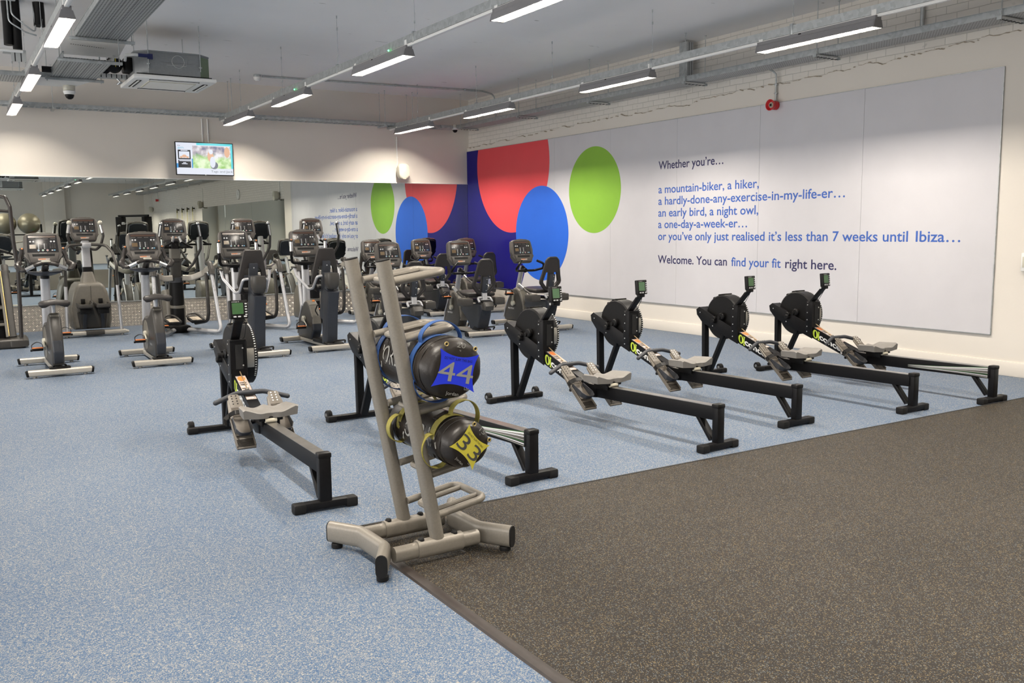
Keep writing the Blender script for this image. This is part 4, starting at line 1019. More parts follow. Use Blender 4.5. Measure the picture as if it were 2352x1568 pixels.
# ------------------------------------------------------------------ rowing machines (origin on the floor under the rear foot; flywheel toward +y)
def make_rower():
    t = thing('rowing_machine', 'x', 'rowing machine')
    BM = 'blackmetal'
    # rear leg
    b = MB(); b.box((0, 0.0, 0.168), (0.066, 0.050, 0.265), BM, bev=0.006); b.box((0, 0.0, 0.292), (0.073, 0.058, 0.03), 'black', bev=0.008)
    b.tube([(0, 0.045, 0.06), (0, 0.165, 0.207)], 0, BM, prof=rrect(0.055, 0.028, 0.006), up=(0, 1, 0.8))
    b.build('rear_leg', t)
    b = MB(); b.box((0, 0, 0.031), (0.335, 0.058, 0.04), BM, bev=0.006)
    for s in (-1, 1): b.box((s*0.140, 0, 0.026), (0.065, 0.066, 0.052), 'blackrub', bev=0.01)
    b.build('rear_foot', t)
    # seat rail (slopes slightly down toward the flywheel)
    def rz_(y): return 0.292-0.012*y
    b = MB()
    b.side([(0.0, rz_(0)), (1.30, rz_(1.30)), (1.30, rz_(1.3)-0.094), (0.0, rz_(0)-0.094)], -0.033, 0.033, BM, bev=0.006)
    b.build('seat_rail', t)
    b = MB(); b.side([(0.03, rz_(0.03)+0.0015), (1.27, rz_(1.27)+0.0015), (1.27, rz_(1.27)-0.003), (0.03, rz_(0.03)-0.003)], -0.031, 0.031, 'rail'); 
    b.build('track', t)
    # main beam
    y0, y1 = 1.25, 2.30; zt0, zt1 = 0.270, 0.668; dep = 0.112
    def bt(y): return zt0+(zt1-zt0)*(y-y0)/(y1-y0)
    b = MB()
    b.side([(1.16, 0.184), (1.27, 0.172), (1.82, bt(1.82)-dep), (1.82, bt(1.82)), (1.27, bt(1.27)), (1.16, 0.278)], -0.038, 0.038, BM, bev=0.005)
    b.build('main_beam', t)
    b = MB()
    for s in (-1, 1):
        b.side([(1.78, bt(1.78)-dep), (2.24, bt(2.24)-dep-.01), (2.315, bt(2.315)-dep+.035), (2.325, bt(2.325)-0.03), (2.285, bt(2.285)+.012), (1.78, bt(1.78)+.012)], s*0.052-0.004, s*0.052+0.004, BM, bev=0.0015)
    b.side([(2.12, bt(2.12)+.004), (2.29, bt(2.29)+.008), (2.32, bt(2.32)-0.03), (2.12, bt(2.12)-0.012)], -0.05, 0.05, BM)
    for s in (-1, 1):
        b.box((s*0.052, 1.822, 0.563), (0.012, 0.078, 0.295), BM, bev=0.004)
    b.box((0.0, 1.79, 0.585), (0.10, 0.012, 0.25), BM); b.box((0, 1.822, 0.712), (0.11, 0.08, 0.014), BM, bev=0.003)
    for z in (0.425, 0.475, 0.54, 0.61, 0.685): b.cyl((-0.0600, 1.84, z), (-0.0575, 1.84, z), 0.0055, 'rivet', seg=8)
    for y, dz in ((2.27, -.035), (2.10, -.09)): b.cyl((-0.0590, y, bt(y)+dz), (-0.0565, y, bt(y)+dz), 0.0055, 'rivet', seg=8)
    b.box((0.004, 1.783, 0.60), (0.05, 0.006, 0.17), 'dark'); 
    for z in (0.54, 0.66): b.cyl((0.028, 1.780, z), (0.028, 1.776, z), 0.006, 'rivet', seg=8)
    for y, z, r in ((2.075, bt(2.075)-0.03, 0.023),): b.cyl((-0.092, y, z), (-0.05, y, z), r, 'black', bev=0.006)
    b.build('flywheel_frame', t)
    b = MB()
    b.box((0, 1.66, 0), (0.001, 0.001, 0.001), BM)
    # decals on the beam
    ang = math.atan2(zt1-zt0, y1-y0)
    dy, dz = math.cos(ang), math.sin(ang)
    b = MB()
    def bp(y, frac, x): return (x, y+dz*0*frac, bt(y)-dep*(1-frac))
    for sx_ in (-1,):
        x = -0.0386
        # lettering runs down the beam away from the flywheel on the left face
        write(b, 'concept', 'letter', (x, 1.705, bt(1.705)-dep*0.72), (0, -dy, -dz), (0, 0, 1), width=0.36, cap=0.056, bold=0.03)
        # O and bar emblem in lime
        cy, r = 1.752, 0.040
        cz = bt(cy)-dep*0.5
        def E_(pts): return [(x, cy+p[0]*dy-p[1]*0, cz+p[0]*dz+p[1]) for p in pts]
        outer = [(0.034*math.cos(a*PI/16), 0.040*math.sin(a*PI/16)) for a in range(32)]; inner = [(0.013*math.cos(a*PI/16), 0.030*math.sin(a*PI/16)) for a in range(32)]
        b.raw(E_(outer)+E_(inner), [[i, 32+i, 32+(i+1) % 32, (i+1) % 32] for i in range(32)], 'lime')
        b.raw(E_([(-0.030, -0.040), (-0.054, -0.040), (-0.054, -0.034), (-0.048, -0.032), (-0.048, 0.032), (-0.054, 0.034), (-0.054, 0.040), (-0.030, 0.040), (-0.030, 0.034), (-0.036, 0.032), (-0.036, -0.032), (-0.030, -0.034)]), [list(range(12))], 'lime')
    b.build('beam_lettering', t, flat=True)
    b = MB()
    def top(ya, yb_, xa, xb, k, h=0.0008): b.raw([(xa, ya, bt(ya)+h), (xb, ya, bt(ya)+h), (xb, yb_, bt(yb_)+h), (xa, yb_, bt(yb_)+h)], [[0, 1, 2, 3]], k)
    top(1.47, 1.77, -0.032, 0.034, 'sticker')
    v = [(0.026*math.cos(a*PI/10), 1.735+0.030*math.sin(a*PI/10), bt(1.735+0.030*math.sin(a*PI/10))+0.0014) for a in range(20)]
    b.raw(v, [list(range(20))], 'orange')
    for k in range(9): top(1.485+k*0.024, 1.493+k*0.024, -0.026, 0.02, 'black' if k % 3 else 'letter', 0.0016)
    b.build('instruction_sticker', t, flat=True)
    # flywheel
    fc = (2.025, 0.588); fr_ = 0.212; xa, xb = -0.012, 0.105
    b = MB(); T = Matrix(((0, 0, 1, xa), (1, 0, 0, fc[0]), (0, 1, 0, fc[1]), (0, 0, 0, 1)))
    b.lathe([(0, 0), (fr_-0.012, 0.0), (fr_, 0.010), (fr_, 0.030), (fr_-0.004, 0.032)], 'black', T, 56)
    b.lathe([(fr_-0.004, 0.125), (fr_, 0.127), (fr_, 0.145), (fr_-0.012, 0.155), (0, 0.155)], 'black', T, 56)
    hw = 0.032
    n = 40
    a0, a1 = R(60), R(225)
    # upper rear closed cover with ribs, solid black
    for j in range(n):
        a = a0+(a1-a0)*j/n; c = a0+(a1-a0)*(j+1)/n
        if True:
            p = [(h, fc[0]+fr_*math.cos(q)*0.997, fc[1]+fr_*math.sin(q)*0.997) for q, h in ((a, xa+0.03), (a, xa+.127), (c, xa+.127), (c, xa+.03))]
            b.raw(p, [[0, 1, 2, 3]], 'black' if R(92) < a < R(160) or a > R(200) or a < R(70) else 'steelmesh')
    a0, a1 = R(225), R(420)
    for j in range(n):
        a = a0+(a1-a0)*j/n; c = a0+(a1-a0)*(j+1)/n
        p = [(h, fc[0]+fr_*math.cos(q)*0.997, fc[1]+fr_*math.sin(q)*0.997) for q, h in ((a, xa+0.03), (a, xa+.127), (c, xa+.127), (c, xa+.03))]
        b.raw(p, [[0, 1, 2, 3]], 'black')
    fly = b.build('flywheel_housing', t)
    b = MB()
    for j in range(26):
        a = R(95)+R(125)*j/25
        b.box((xa+0.137, fc[0]+(fr_+0.0005)*math.cos(a), fc[1]+(fr_+0.0005)*math.sin(a)), (0.010, 0.004, 0.006), 'letter', rot=(a, 0, 0))
    b.build('damper_scale', fly)
    b = MB()
    for q in (55, 75, 85):
        a = R(q); b.box((xa+0.078, fc[0]+(fr_+0.006)*math.cos(a), fc[1]+(fr_+0.006)*math.sin(a)), (0.13, 0.02, 0.012), 'black', rot=(a-PI/2, 0, 0), bev=0.004)
    for q in (62, 68, 80): 
        a = R(q); b.box((xa+0.06, fc[0]+(fr_+0.002)*math.cos(a), fc[1]+(fr_+0.002)*math.sin(a)), (0.05, 0.008, 0.006), 'steelmesh', rot=(a-PI/2, 0, 0), bev=0.002)
    b.build('housing_ribs', fly)
    b = MB(); b.cyl((-0.050, fc[0]-0.02, fc[1]+0.012), (-0.01, fc[0]-0.02, fc[1]+0.012), 0.035, 'black', bev=0.008); b.cyl((-0.085, fc[0]+0.045, fc[1]-.01), (-0.05, fc[0]+0.045, fc[1]-.01), 0.022, 'black', bev=0.005); b.cyl((-0.06, fc[0], fc[1]), (0.0, fc[0], fc[1]), 0.018, 'black'); b.build('hub', t)
    # front leg
    b = MB(); b.tube([(-0.0, 2.255, 0.56), (-0.0, 2.245, 0.045)], 0, BM, prof=rrect(0.062, 0.045, 0.008), up=(0, 1, 0)); b.tube([(0.0, 1.99, 0.435), (0.0, 2.185, 0.045)], 0, BM, prof=rrect(0.058, 0.036, 0.008), up=(0, 1, 0)); b.build('front_leg', t)
    b = MB(); b.box((0, 2.25, 0.027), (0.545, 0.055, 0.036), BM, bev=0.006)
    for s in (-1, 1): b.box((s*0.245, 2.25, 0.024), (0.075, 0.062, 0.048), 'blackrub', bev=0.012)
    ff = b.build('front_foot', t)
    for s in (-1, 1):
        b = MB(); b.cyl((s*0.268, 2.29, 0.05), (s*0.228, 2.29, 0.05), 0.036, 'blackrub', bev=0.006, seg=20); b.cyl((s*0.270, 2.29, 0.05), (s*0.226, 2.29, 0.05), 0.014, 'rail', seg=12); b.build('transport_wheel', ff)
    # monitor arm and monitor
    b = MB(); b.tube([(-0.012, 1.84, 0.70), (-0.012, 1.695, 0.855)], 0, BM, prof=rrect(0.062, 0.022, 0.005), up=(0, 0.5, 1)); b.box((-0.012, 1.685, 0.862), (0.064, 0.045, 0.03), 'black', bev=0.006)
    b.cyl((-0.056, 1.84, 0.70), (0.032, 1.84, 0.70), 0.012, 'rivet', seg=10); b.cyl((-0.05, 1.70, 0.857), (0.026, 1.70, 0.857), 0.009, 'rivet', seg=10)
    b.tube([(0.02, 1.70, 0.87), (0.05, 1.74, 0.82), (0.05, 1.80, 0.73), (0.02, 1.83, 0.70)], 0.0025, 'black', seg=5, fr=0.05)
    b.build('monitor_arm', t)
    mo = MB(); mo.T = Matrix.Translation((-0.012, 1.675, 0.934)) @ Matrix.Rotation(R(-6), 4, 'X') @ Matrix.Rotation(R(8), 4, 'Z') @ Matrix.Diagonal((0.86, 1, 0.82, 1))
    mo.front(rrect(0.142, 0.152, 0.008), -0.012, 0.022, 'black', bev=0.004)
    mon = mo.build('monitor', t)
    b = MB(); b.T = mo.T.copy(); b.front(rrect(0.090, 0.092, 0.004), -0.0136, -0.011, 'lcd', T0=Matrix.Translation((-0.010, 0, 0.008))); b.build('lcd_screen', mon)
    b = MB(); b.T = mo.T.copy()
    for k in range(5): b.front(rrect(0.016, 0.010, 0.003), -0.0145, -0.011, 'btn', T0=Matrix.Translation((0.056, 0, 0.045-k*0.022)))
    for k in range(3): b.front(rrect(0.024, 0.011, 0.003), -0.0145, -0.011, 'btn', T0=Matrix.Translation((-0.036+k*0.036+(0.012 if k == 2 else 0), 0, -0.058)))
    b.build('monitor_buttons', mon)
    b = MB(); b.T = mo.T.copy(); write(b, 'concept 2', 'letter', (-0.056, -0.0126, 0.060), (1, 0, 0), (0, 0, 1), width=0.06, cap=0.008, bold=0.0); b.build('monitor_lettering', mon, flat=True)
    # handle and chain
    hy, hz = 1.515, bt(1.515)+0.006
    b = MB(); b.tube([(-0.235, hy-0.055, hz-0.022), (-0.09, hy, hz+0.018), (0.09, hy, hz+0.018), (0.235, hy-0.055, hz-0.022)], 0.0165, 'handle', seg=12, fr=0.10, fn=6)
    for s in (-1, 1): b.sph((s*0.235, hy-0.055, hz-0.022), 0.0165, 'handle', 12, 8)
    hd = b.build('handle', t)
    b = MB(); b.prism([(-0.085, -0.012), (0.085, -0.012), (0.085, 0.012), (0.02, 0.062), (-0.02, 0.062), (-0.085, 0.012)], -0.008, 0.012, 'black', Matrix.Translation((0, hy, hz+0.012)), bev=0.003)
    for k in range(-2, 3): b.box((k*0.025, hy+0.014, hz+0.026), (0.004, 0.05, 0.008), 'black')
    b.tube([(0.012*math.cos(a*PI/6), hy+0.07+0.012*math.sin(a*PI/6), hz+0.03) for a in range(12)], 0.003, 'rail', seg=6, closed=True)
    b.build('handle_yoke', hd)
    b = MB(); b.tube([(0.004, hy+0.08, hz+0.028), (0.004, 1.785, bt(1.785)+0.025)], 0.004, 'chain', seg=6); b.build('chain', t)
    # footrests
    for s in (-1, 1):
        b = MB(); b.T = Matrix.Translation((s*0.128, 1.27, 0.243)) @ Matrix.Rotation(R(41), 4, 'X')
        pl = [(-0.058, -0.20), (0.058, -0.20), (0.062, -0.185), (0.058, 0.06), (0.045, 0.185), (0.035, 0.20), (-0.035, 0.20), (-0.045, 0.185), (-0.058, 0.06), (-0.062, -0.185)]
        b.prism(pl, -0.008, 0.006, 'foot', bev=0.003)
        for sx_ in (-1, 1): b.box((sx_*0.056, -0.06, 0.010), (0.007, 0.26, 0.018), 'foot', bev=0.003)
        for k in range(6): b.box((0, -0.185+k*0.010, 0.0075), (0.10, 0.004, 0.003), 'black')
        fp = b.build('footrest', t)
        b = MB(); b.T = Matrix.Translation((s*0.128, 1.27, 0.243)) @ Matrix.Rotation(R(41), 4, 'X')
        b.prism([(-0.036, 0.03), (0.036, 0.03), (0.036, 0.215), (0.026, 0.228), (-0.026, 0.228), (-0.036, 0.215)], 0.010, 0.015, 'foot', bev=0.002)
        for k in range(4):
            for q in (-0.014, 0.014): b.cyl((q, 0.215-k*0.022, 0.0149), (q, 0.215-k*0.022, 0.0156), 0.005, 'letter' if s > 0 else 'black', seg=8)
        for k in range(9): b.box((0, 0.045+k*0.009, 0.016), (0.07, 0.004, 0.004), 'foot')
        # heel cup
        b.prism([(-0.048, -0.11), (0.048, -0.11), (0.044, 0.03), (-0.044, 0.03)], 0.010, 0.022, 'foot', bev=0.003)
        b.tube([(-0.048, 0.02, 0.016), (-0.050, -0.09, 0.050), (-0.03, -0.135, 0.062), (0.03, -0.135, 0.062), (0.050, -0.09, 0.050), (0.048, 0.02, 0.016)], 0, 'handle', prof=[(-.002, -.022), (.002, -.022), (.002, .022), (-.002, .022)], up=(0, -0.3, 1), fr=0.03)
        b.build('heel_cup', fp)
        b = MB(); b.T = Matrix.Translation((s*0.128, 1.27, 0.243)) @ Matrix.Rotation(R(41), 4, 'X')
        b.tube([(-0.062, 0.05, 0.0), (-0.064, 0.05, 0.030), (-0.03, 0.045, 0.062), (0.03, 0.045, 0.062), (0.064, 0.05, 0.03), (0.062, 0.05, 0.0)], 0, 'black', prof=[(-.002, -.016), (.002, -.016), (.002, .016), (-.002, .016)], up=(0, 1, 0), fr=0.02)
        b.tube([(-0.060, 0.05, 0.03), (-0.095, 0.02, 0.035), (-0.10, -0.03, 0.03)], 0, 'black', prof=[(-.002, -.013), (.002, -.013), (.002, .013), (-.002, .013)], up=(0, 1, 0.2), fr=0.02)
        b.build('foot_strap', fp)
    b = MB(); b.cyl((-0.19, 1.285, 0.240), (0.19, 1.285, 0.240), 0.012, BM); b.build('footrest_axle', t)
    # seat
    b = MB(); nx, ny = 24, 12; V = []; F = []
    def outl(u):  # half depth front/back along the width
        return 0.112-0.020*(abs(u)**6)
    sy, sz = 1.09, rz_(1.09)
    for i in range(nx+1):
        u = -1+2*i/nx
        for j in range(ny+1):
            v = -1+2*j/ny
            wx = 0.165*(1-0.06*v)*(1 if abs(v) < .9 else .97)
            yb2 = -0.105-0.012*math.cos(u*PI)+0.035*math.exp(-(u/0.2)**2)
            yf = 0.115-0.02*u*u
            y = yb2+(yf-yb2)*(v+1)/2
            z = 0.082+0.020*abs(u)**2*(1-.3*v)-0.022*math.exp(-((abs(u)-0.42)/0.26)**2)*(1-v*v*0.6)+0.008*math.exp(-(u/.15)**2)*v-0.010*(1 if abs(v) > .99 else 0)-0.01*(abs(u) > .99)
            V.append((u*wx, sy+y, sz+z))
    for i in range(nx):
        for j in range(ny): a = i*(ny+1)+j; F.append([a, a+ny+1, a+ny+2, a+1])
    rim = [i*(ny+1) for i in range(nx+1)]+[nx*(ny+1)+j for j in range(1, ny+1)]+[i*(ny+1)+ny for i in range(nx-1, -1, -1)]+[j for j in range(ny-1, 0, -1)]
    o = len(V)
    cx_, cy_ = 0, sy
    for q in rim: p = V[q]; V.append((p[0]*0.97, sy+(p[1]-sy)*0.97, sz+0.034+0.006*(p[0]/.165)**2))
    m_ = len(rim)
    for k in range(m_): F.append([rim[k], o+k, o+(k+1) % m_, rim[(k+1) % m_]][::-1])
    F.append([o+k for k in range(m_)][::-1])
    b.raw(V, F, 'seatgrey'); st = b.build('seat', t, angle=50)
    b = MB(); b.box((0, sy, sz+0.028), (0.15, 0.17, 0.03), 'black', bev=0.006); b.box((-0.052, sy, sz+0.004), (0.012, 0.15, 0.05), 'black', bev=0.004); b.box((0.052, sy, sz+0.004), (0.012, 0.15, 0.05), 'black', bev=0.004); b.build('carriage', st)
    b = MB()
    for yy in (-0.075, 0.075): b.cyl((-0.036, sy+yy, sz+0.018), (0.036, sy+yy, sz+0.018), 0.0165, 'roller', seg=14); b.cyl((-0.062, sy+yy, sz+0.018), (0.062, sy+yy, sz+0.018), 0.005, 'rail', seg=8)
    b.build('rollers', st)
    return t
rower0 = make_rower()
RG = 'rowing machines in a row'
# rear foot and front foot positions on the floor
spots = [((1.605, 4.454), (1.690, 6.80), 'black rowing machine on its own left of the bag rack, seen from behind', False),
         ((2.797, 4.292), (2.672, 6.50), 'black rowing machine mostly hidden behind the grey bag rack', True),
         ((4.212, 4.230), (4.056, 6.47), 'black rowing machine just right of the bag rack, nearest of the four side by side', False),
         ((5.202, 4.437), (5.13, 6.70), 'black rowing machine, second of the four side by side from the bag rack', False),
         ((6.332, 4.266), (6.295, 6.53), 'black rowing machine, third of the four side by side from the bag rack', False),
         ((7.172, 4.121), (7.16, 6.40), 'black rowing machine nearest the mural wall, with a striped rail', True)]
for i, (rr_, ff_, lab, striped) in enumerate(spots):
    rz = -math.atan2(ff_[0]-rr_[0], ff_[1]-rr_[1])
    if i == 0: o = rower0; o.location = (*rr_, 0); o.rotation_euler = (0, 0, rz); o['label'] = lab; o['group'] = RG
    else: o = dup(rower0, (*rr_, 0), rz, lab, RG)
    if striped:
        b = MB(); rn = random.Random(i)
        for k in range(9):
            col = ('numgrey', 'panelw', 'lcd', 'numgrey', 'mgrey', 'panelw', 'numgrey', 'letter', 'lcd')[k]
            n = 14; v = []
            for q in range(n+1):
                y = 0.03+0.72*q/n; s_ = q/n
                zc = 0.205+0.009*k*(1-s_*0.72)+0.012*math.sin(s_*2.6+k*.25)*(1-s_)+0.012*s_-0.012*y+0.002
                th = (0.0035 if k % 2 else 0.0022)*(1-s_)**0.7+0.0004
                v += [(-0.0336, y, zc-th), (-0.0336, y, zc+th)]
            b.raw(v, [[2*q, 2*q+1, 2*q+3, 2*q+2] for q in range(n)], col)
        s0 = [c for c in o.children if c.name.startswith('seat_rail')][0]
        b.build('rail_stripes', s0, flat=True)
# ------------------------------------------------------------------ bag rack
rk = thing('bag_rack', 'leaning grey tubular storage rack with looped shelves in the foreground', 'rack', (1.755, 3.63, 0), R(1.5))
RGY = 'rackgrey'
LEAN = -0.183
def ux(z): return LEAN*(z-0.09)
for s in (-1, 1):
    b = MB(); y = s*0.162
    b.tube([(ux(0.07), y, 0.07), (ux(1.325), y, 1.325)], 0, RGY, prof=oval(0.048, 0.066, 7), up=(1, 0, 0)); 
    u = b.build('upright', rk)
    b = MB(); b.tube([(ux(1.3255), y, 1.3255), (ux(1.330), y, 1.330)], 0, 'blackrub', prof=oval(0.044, 0.062, 7), up=(1, 0, 0)); b.build('end_cap', u)
    b = MB(); b.tube([(-0.215, y, 0.066), (0.205, y, 0.066)], 0, RGY, prof=rrect(0.052, 0.068, 0.024, 5), up=(0, 0, 1)); b.tube([(-0.105, y, 0.068), (0.12, y, 0.068)], 0, RGY, prof=rrect(0.060, 0.082, 0.026, 5), up=(0, 0, 1)); 
    bm_ = b.build('base_beam', rk)
    for x in (-0.082, 0.085):
        b = MB(); b.lathe([(0, 0.119), (0.010, 0.118), (0.015, 0.112), (0.015, 0.108), (0.018, 0.107), (0.018, 0.104), (0, 0.104)], 'blackrub', Matrix.Translation((x, y, 0)), 14); b.build('bolt', bm_)
for s in (-1, 1):
    X = 0.225 if s > 0 else -0.225
    pts = [(s*0.322, -0.268, 0.072), (X+s*0.012, -0.125, 0.072), (X+s*0.012, 0.125, 0.072), (s*0.322, 0.275, 0.072)]
    b = MB(); b.tube(pts, 0, RGY, prof=oval(0.052, 0.100, 7), up=(0, 0, 1), fr=0.07); ft = b.build('foot', rk)
    b = MB()
    for p, q in ((pts[0], pts[1]), (pts[3], pts[2])):
        d = (Vector(p)-Vector(q)).normalized(); b.tube([Vector(p)-d*0.001, Vector(p)+d*0.006], 0, 'blackrub', prof=oval(0.050, 0.098, 7), up=(0, 0, 1))
    b.build('end_cap', ft)
    b = MB()
    for p, q in ((pts[0], pts[1]), (pts[3], pts[2])):
        c = Vector(p)*0.8+Vector(q)*0.2; b.cyl((c.x, c.y, 0), (c.x, c.y, 0.024), 0.026, 'blackrub', seg=14, bev=0.004)
    b.build('levelling_foot', ft)
for z in (1.230, 0.985, 0.665, 0.378, 0.190):
    b = MB(); x0 = ux(z); sl = 0.15
    def P(d, y): return (x0+d, y, z+sl*d)
    yo = 0.138
    b.tube([P(0.025, -yo), P(0.285, -yo), P(0.285, yo), P(0.025, yo)], 0.0165, RGY, seg=12, fr=0.05, fn=7)
    b.tube([P(0.278, -0.075), P(0.05, -0.075), P(0.05, 0.075), P(0.278, 0.075)], 0.0125, RGY, seg=10, fr=0.03)
    b.build('shelf_loop', rk)

# ------------------------------------------------------------------ sand bags
def sandbag(name, label, loc, rz, roll, pitch, r, L, sq, patch, strap, num, kg, numk, smallk, loops):
    t = thing(name, label, 'weight bag', loc, rz)
    b = MB(); n = 44; rings = []; V = []; F = []
    prof = [(0.0, 0.0), (0.35, -0.002), (0.70, 0.0), (0.82, 0.006), (0.92, 0.022), (0.985, 0.05), (1.0, 0.085), (0.985, 0.13), (1.005, 0.20), (0.99, L*0.5), (1.005, L-0.20), (0.985, L-0.13), (1.0, L-0.085), (0.985, L-0.05), (0.92, L-0.022), (0.7, L), (0.0, L)]
    rn = random.Random(len(label))
    ph = [rn.uniform(0, 6) for _ in range(6)]
    for i, (f, y) in enumerate(prof):
        if f == 0: rings.append([len(V)]); V.append((0, y, 0)); continue
        ids = []
        for j in range(n):
            a = 2*PI*j/n
            w = 1+(0.012*math.sin(7*a+ph[0]+i)+0.010*math.sin(11*a+ph[1]+2*i))*(1 if f > .8 else 0)
            ids.append(len(V)); V.append((r*f*w*math.cos(a)*sq[0], y, r*f*w*math.sin(a)*sq[1]))
        rings.append(ids)
    for A, B in zip(rings, rings[1:]):
        for j in range(n):
            j2 = (j+1) % n
            if len(A) == 1: F.append([A[0], B[j2], B[j]][::-1])
            elif len(B) == 1: F.append([A[j], A[j2], B[0]][::-1])
            else: F.append([A[j], A[j2], B[j2], B[j]][::-1])
    Mr = Matrix.Rotation(pitch, 4, 'X')
    b.T = Mr; b.raw(V, F, 'vinyl'); 
    body = b.build('bag_body', t, angle=60)
    # seams around the barrel
    b = MB(); b.T = Mr
    for y in (0.062, 0.105, L-0.105):
        b.tube([(r*1.0*sq[0]*math.cos(a*PI/20), y, r*1.0*sq[1]*math.sin(a*PI/20)) for a in range(40)], 0.0028, 'vinyl', seg=6, closed=True)
    b.build('seam', body)
    Rr = Mr @ Matrix.Rotation(roll, 4, 'Y')
    # end patch: hour-glass sided label
    pt = []
    k = r*1.0
    for q in range(11): s_ = -1+2*q/10; pt.append((0.66*s_, 0.42+0.18*s_*s_))
    for q in range(1, 10): s_ = 1-2*q/10; pt.append((0.66-0.13*(1-s_*s_)+0.07*(1-s_)/2, 0.60*(s_+1)/2-0.64*(1-s_)/2))
    for q in range(11): s_ = 1-2*q/10; pt.append((0.73*s_, -0.47-0.17*s_*s_))
    for q in range(1, 10): s_ = -1+2*q/10; pt.append((-0.66+0.13*(1-s_*s_)-0.07*(1-s_)/2, 0.60*(s_+1)/2-0.64*(1-s_)/2))
    b = MB(); b.T = Rr
    b.raw([(x*k*sq[0], -0.0032, z*k*sq[1]) for x, z in pt], [list(range(len(pt)))[::-1]], patch)
    for f in (0,): pass
    # make sure the label faces outward
    pa = b.build('end_label', body, flat=True)
    if pa.data.polygons[0].normal.y > 0: pa.data.flip_normals()
    b = MB(); b.T = Rr
    def W(s, kk, x, z, cap, width=None, bold=0.0): write(b, s, kk, (x*r, -0.0040, z*r), (1, 0, 0), (0, 0, 1), cap=cap*r, width=width*r if width else None, bold=bold, align='C')
    W(num, numk, 0.0, -0.36, 0.56, 1.20, 0.0)
    W('DO NOT SLAM THIS BAG', 'vinyl' , 0.0, 0.27, 0.075, 0.95, 0.0)
    W(kg, smallk, 0.0, 0.66, 0.155, 0.30); W('kg', smallk, 0.0, 0.565, 0.045)
    W('Lbs', smallk, 0.46, -0.555, 0.10, 0.17); W('Jordan', smallk, 0.0, -0.76, 0.10, 0.44)
    b.build('lettering', body, flat=True)
    b = MB(); b.T = Rr
    for s in (-1, 1):
        b.tube([(s*0.50*r+0.008*math.cos(a*PI/8), -0.003, 0.70*r+0.008*math.sin(a*PI/8)) for a in range(16)], 0.0030, 'brass', seg=6, closed=True)
        b.cyl((s*.5*r, -0.0035, .70*r), (s*.5*r, 0.002, .70*r), 0.006, 'dark', seg=10)
    b.build('eyelet', body)
    # straps: bands round the bag and grip loops
    for y in (0.135, L-0.135):
        b = MB(); b.T = Rr
        b.tube([(r*1.012*sq[0]*math.cos(a*PI/24), y, r*1.012*sq[1]*math.sin(a*PI/24)) for a in range(48)], 0, strap, prof=[(-.018, -.0012), (.018, -.0012), (.018, .0018), (-.018, .0018)] if False else [(-.0015, -.018), (.0015, -.018), (.0015, .018), (-.0015, .018)], closed=True, up=(0, 1, 0))
        sb = b.build('strap_band', t)
        b = MB(); b.T = Rr
        for aa in (0.62, 2.75, 4.4):
            c_, s_ = math.cos(aa), math.sin(aa)
            b.box((r*1.02*sq[0]*c_, y+0.03, r*1.02*sq[1]*s_), (0.004, 0.03, 0.07), 'vinyl', rot=(0, -aa, 0)); 
        b.build('strap_patch', sb)
    for (y, a0, a1, hgt) in loops:
        b = MB(); b.T = Rr; P_ = []
        for q in range(21):
            s_ = q/20; a = a0+(a1-a0)*s_; h = math.sin(PI*s_)**0.6*hgt
            P_.append(((r*1.015*sq[0]+h)*math.cos(a), y, (r*1.015*sq[1]+h)*math.sin(a)))
        b.tube(P_, 0, strap, prof=[(-.0016, -.016), (.0016, -.016), (.0016, .016), (-.0016, .016)], up=(0, 1, 0))
        b.build('handle_loop', t)
    # big print along the barrel
    b = MB(); b.T = Mr
    vs, fs, x0, x1 = text_data('JORDAN', 0.0)
    sc = 0.30/(x1-x0); capk = 0.085/cap_h(0.0)
    vv = []
    for v in vs:
        a = 2.95-(v.y*capk-0.04)/r
        vv.append((r*1.016*sq[0]*math.cos(a), L-0.17-(v.x-x0)*sc, r*1.016*sq[1]*math.sin(a)))
    b.raw(vv, fs, smallk); 
    b.build('barrel_lettering', body, flat=True)
    return t
sandbag('sand_bag', 'black vinyl weight bag with a blue 44 label and blue handles on the rack', (1.792, 3.325, 0.866), R(1.5), R(13), R(1.5), 0.143, 0.60, (1.02, 0.92), 'bagblue', 'strapblue', '44', '20', 'numgrey', 'numgrey',
        [(0.135, R(62), R(142), 0.060), (0.135, R(215), R(300), 0.03), (0.465, R(60), R(150), 0.05), (0.465, R(215), R(300), 0.03)])
sandbag('sand_bag', 'black vinyl weight bag with a yellow 33 label and yellow handles under the blue one', (1.853, 3.325, 0.530), R(4), R(46), R(3), 0.113, 0.56, (1.03, 0.93), 'bagyellow', 'strapyellow', '33', '15', 'numdark', 'numgrey',
        [(0.135, R(70), R(142), 0.075), (0.135, R(208), R(290), 0.062), (0.425, R(80), R(150), 0.04), (0.425, R(196), R(262), 0.055)])
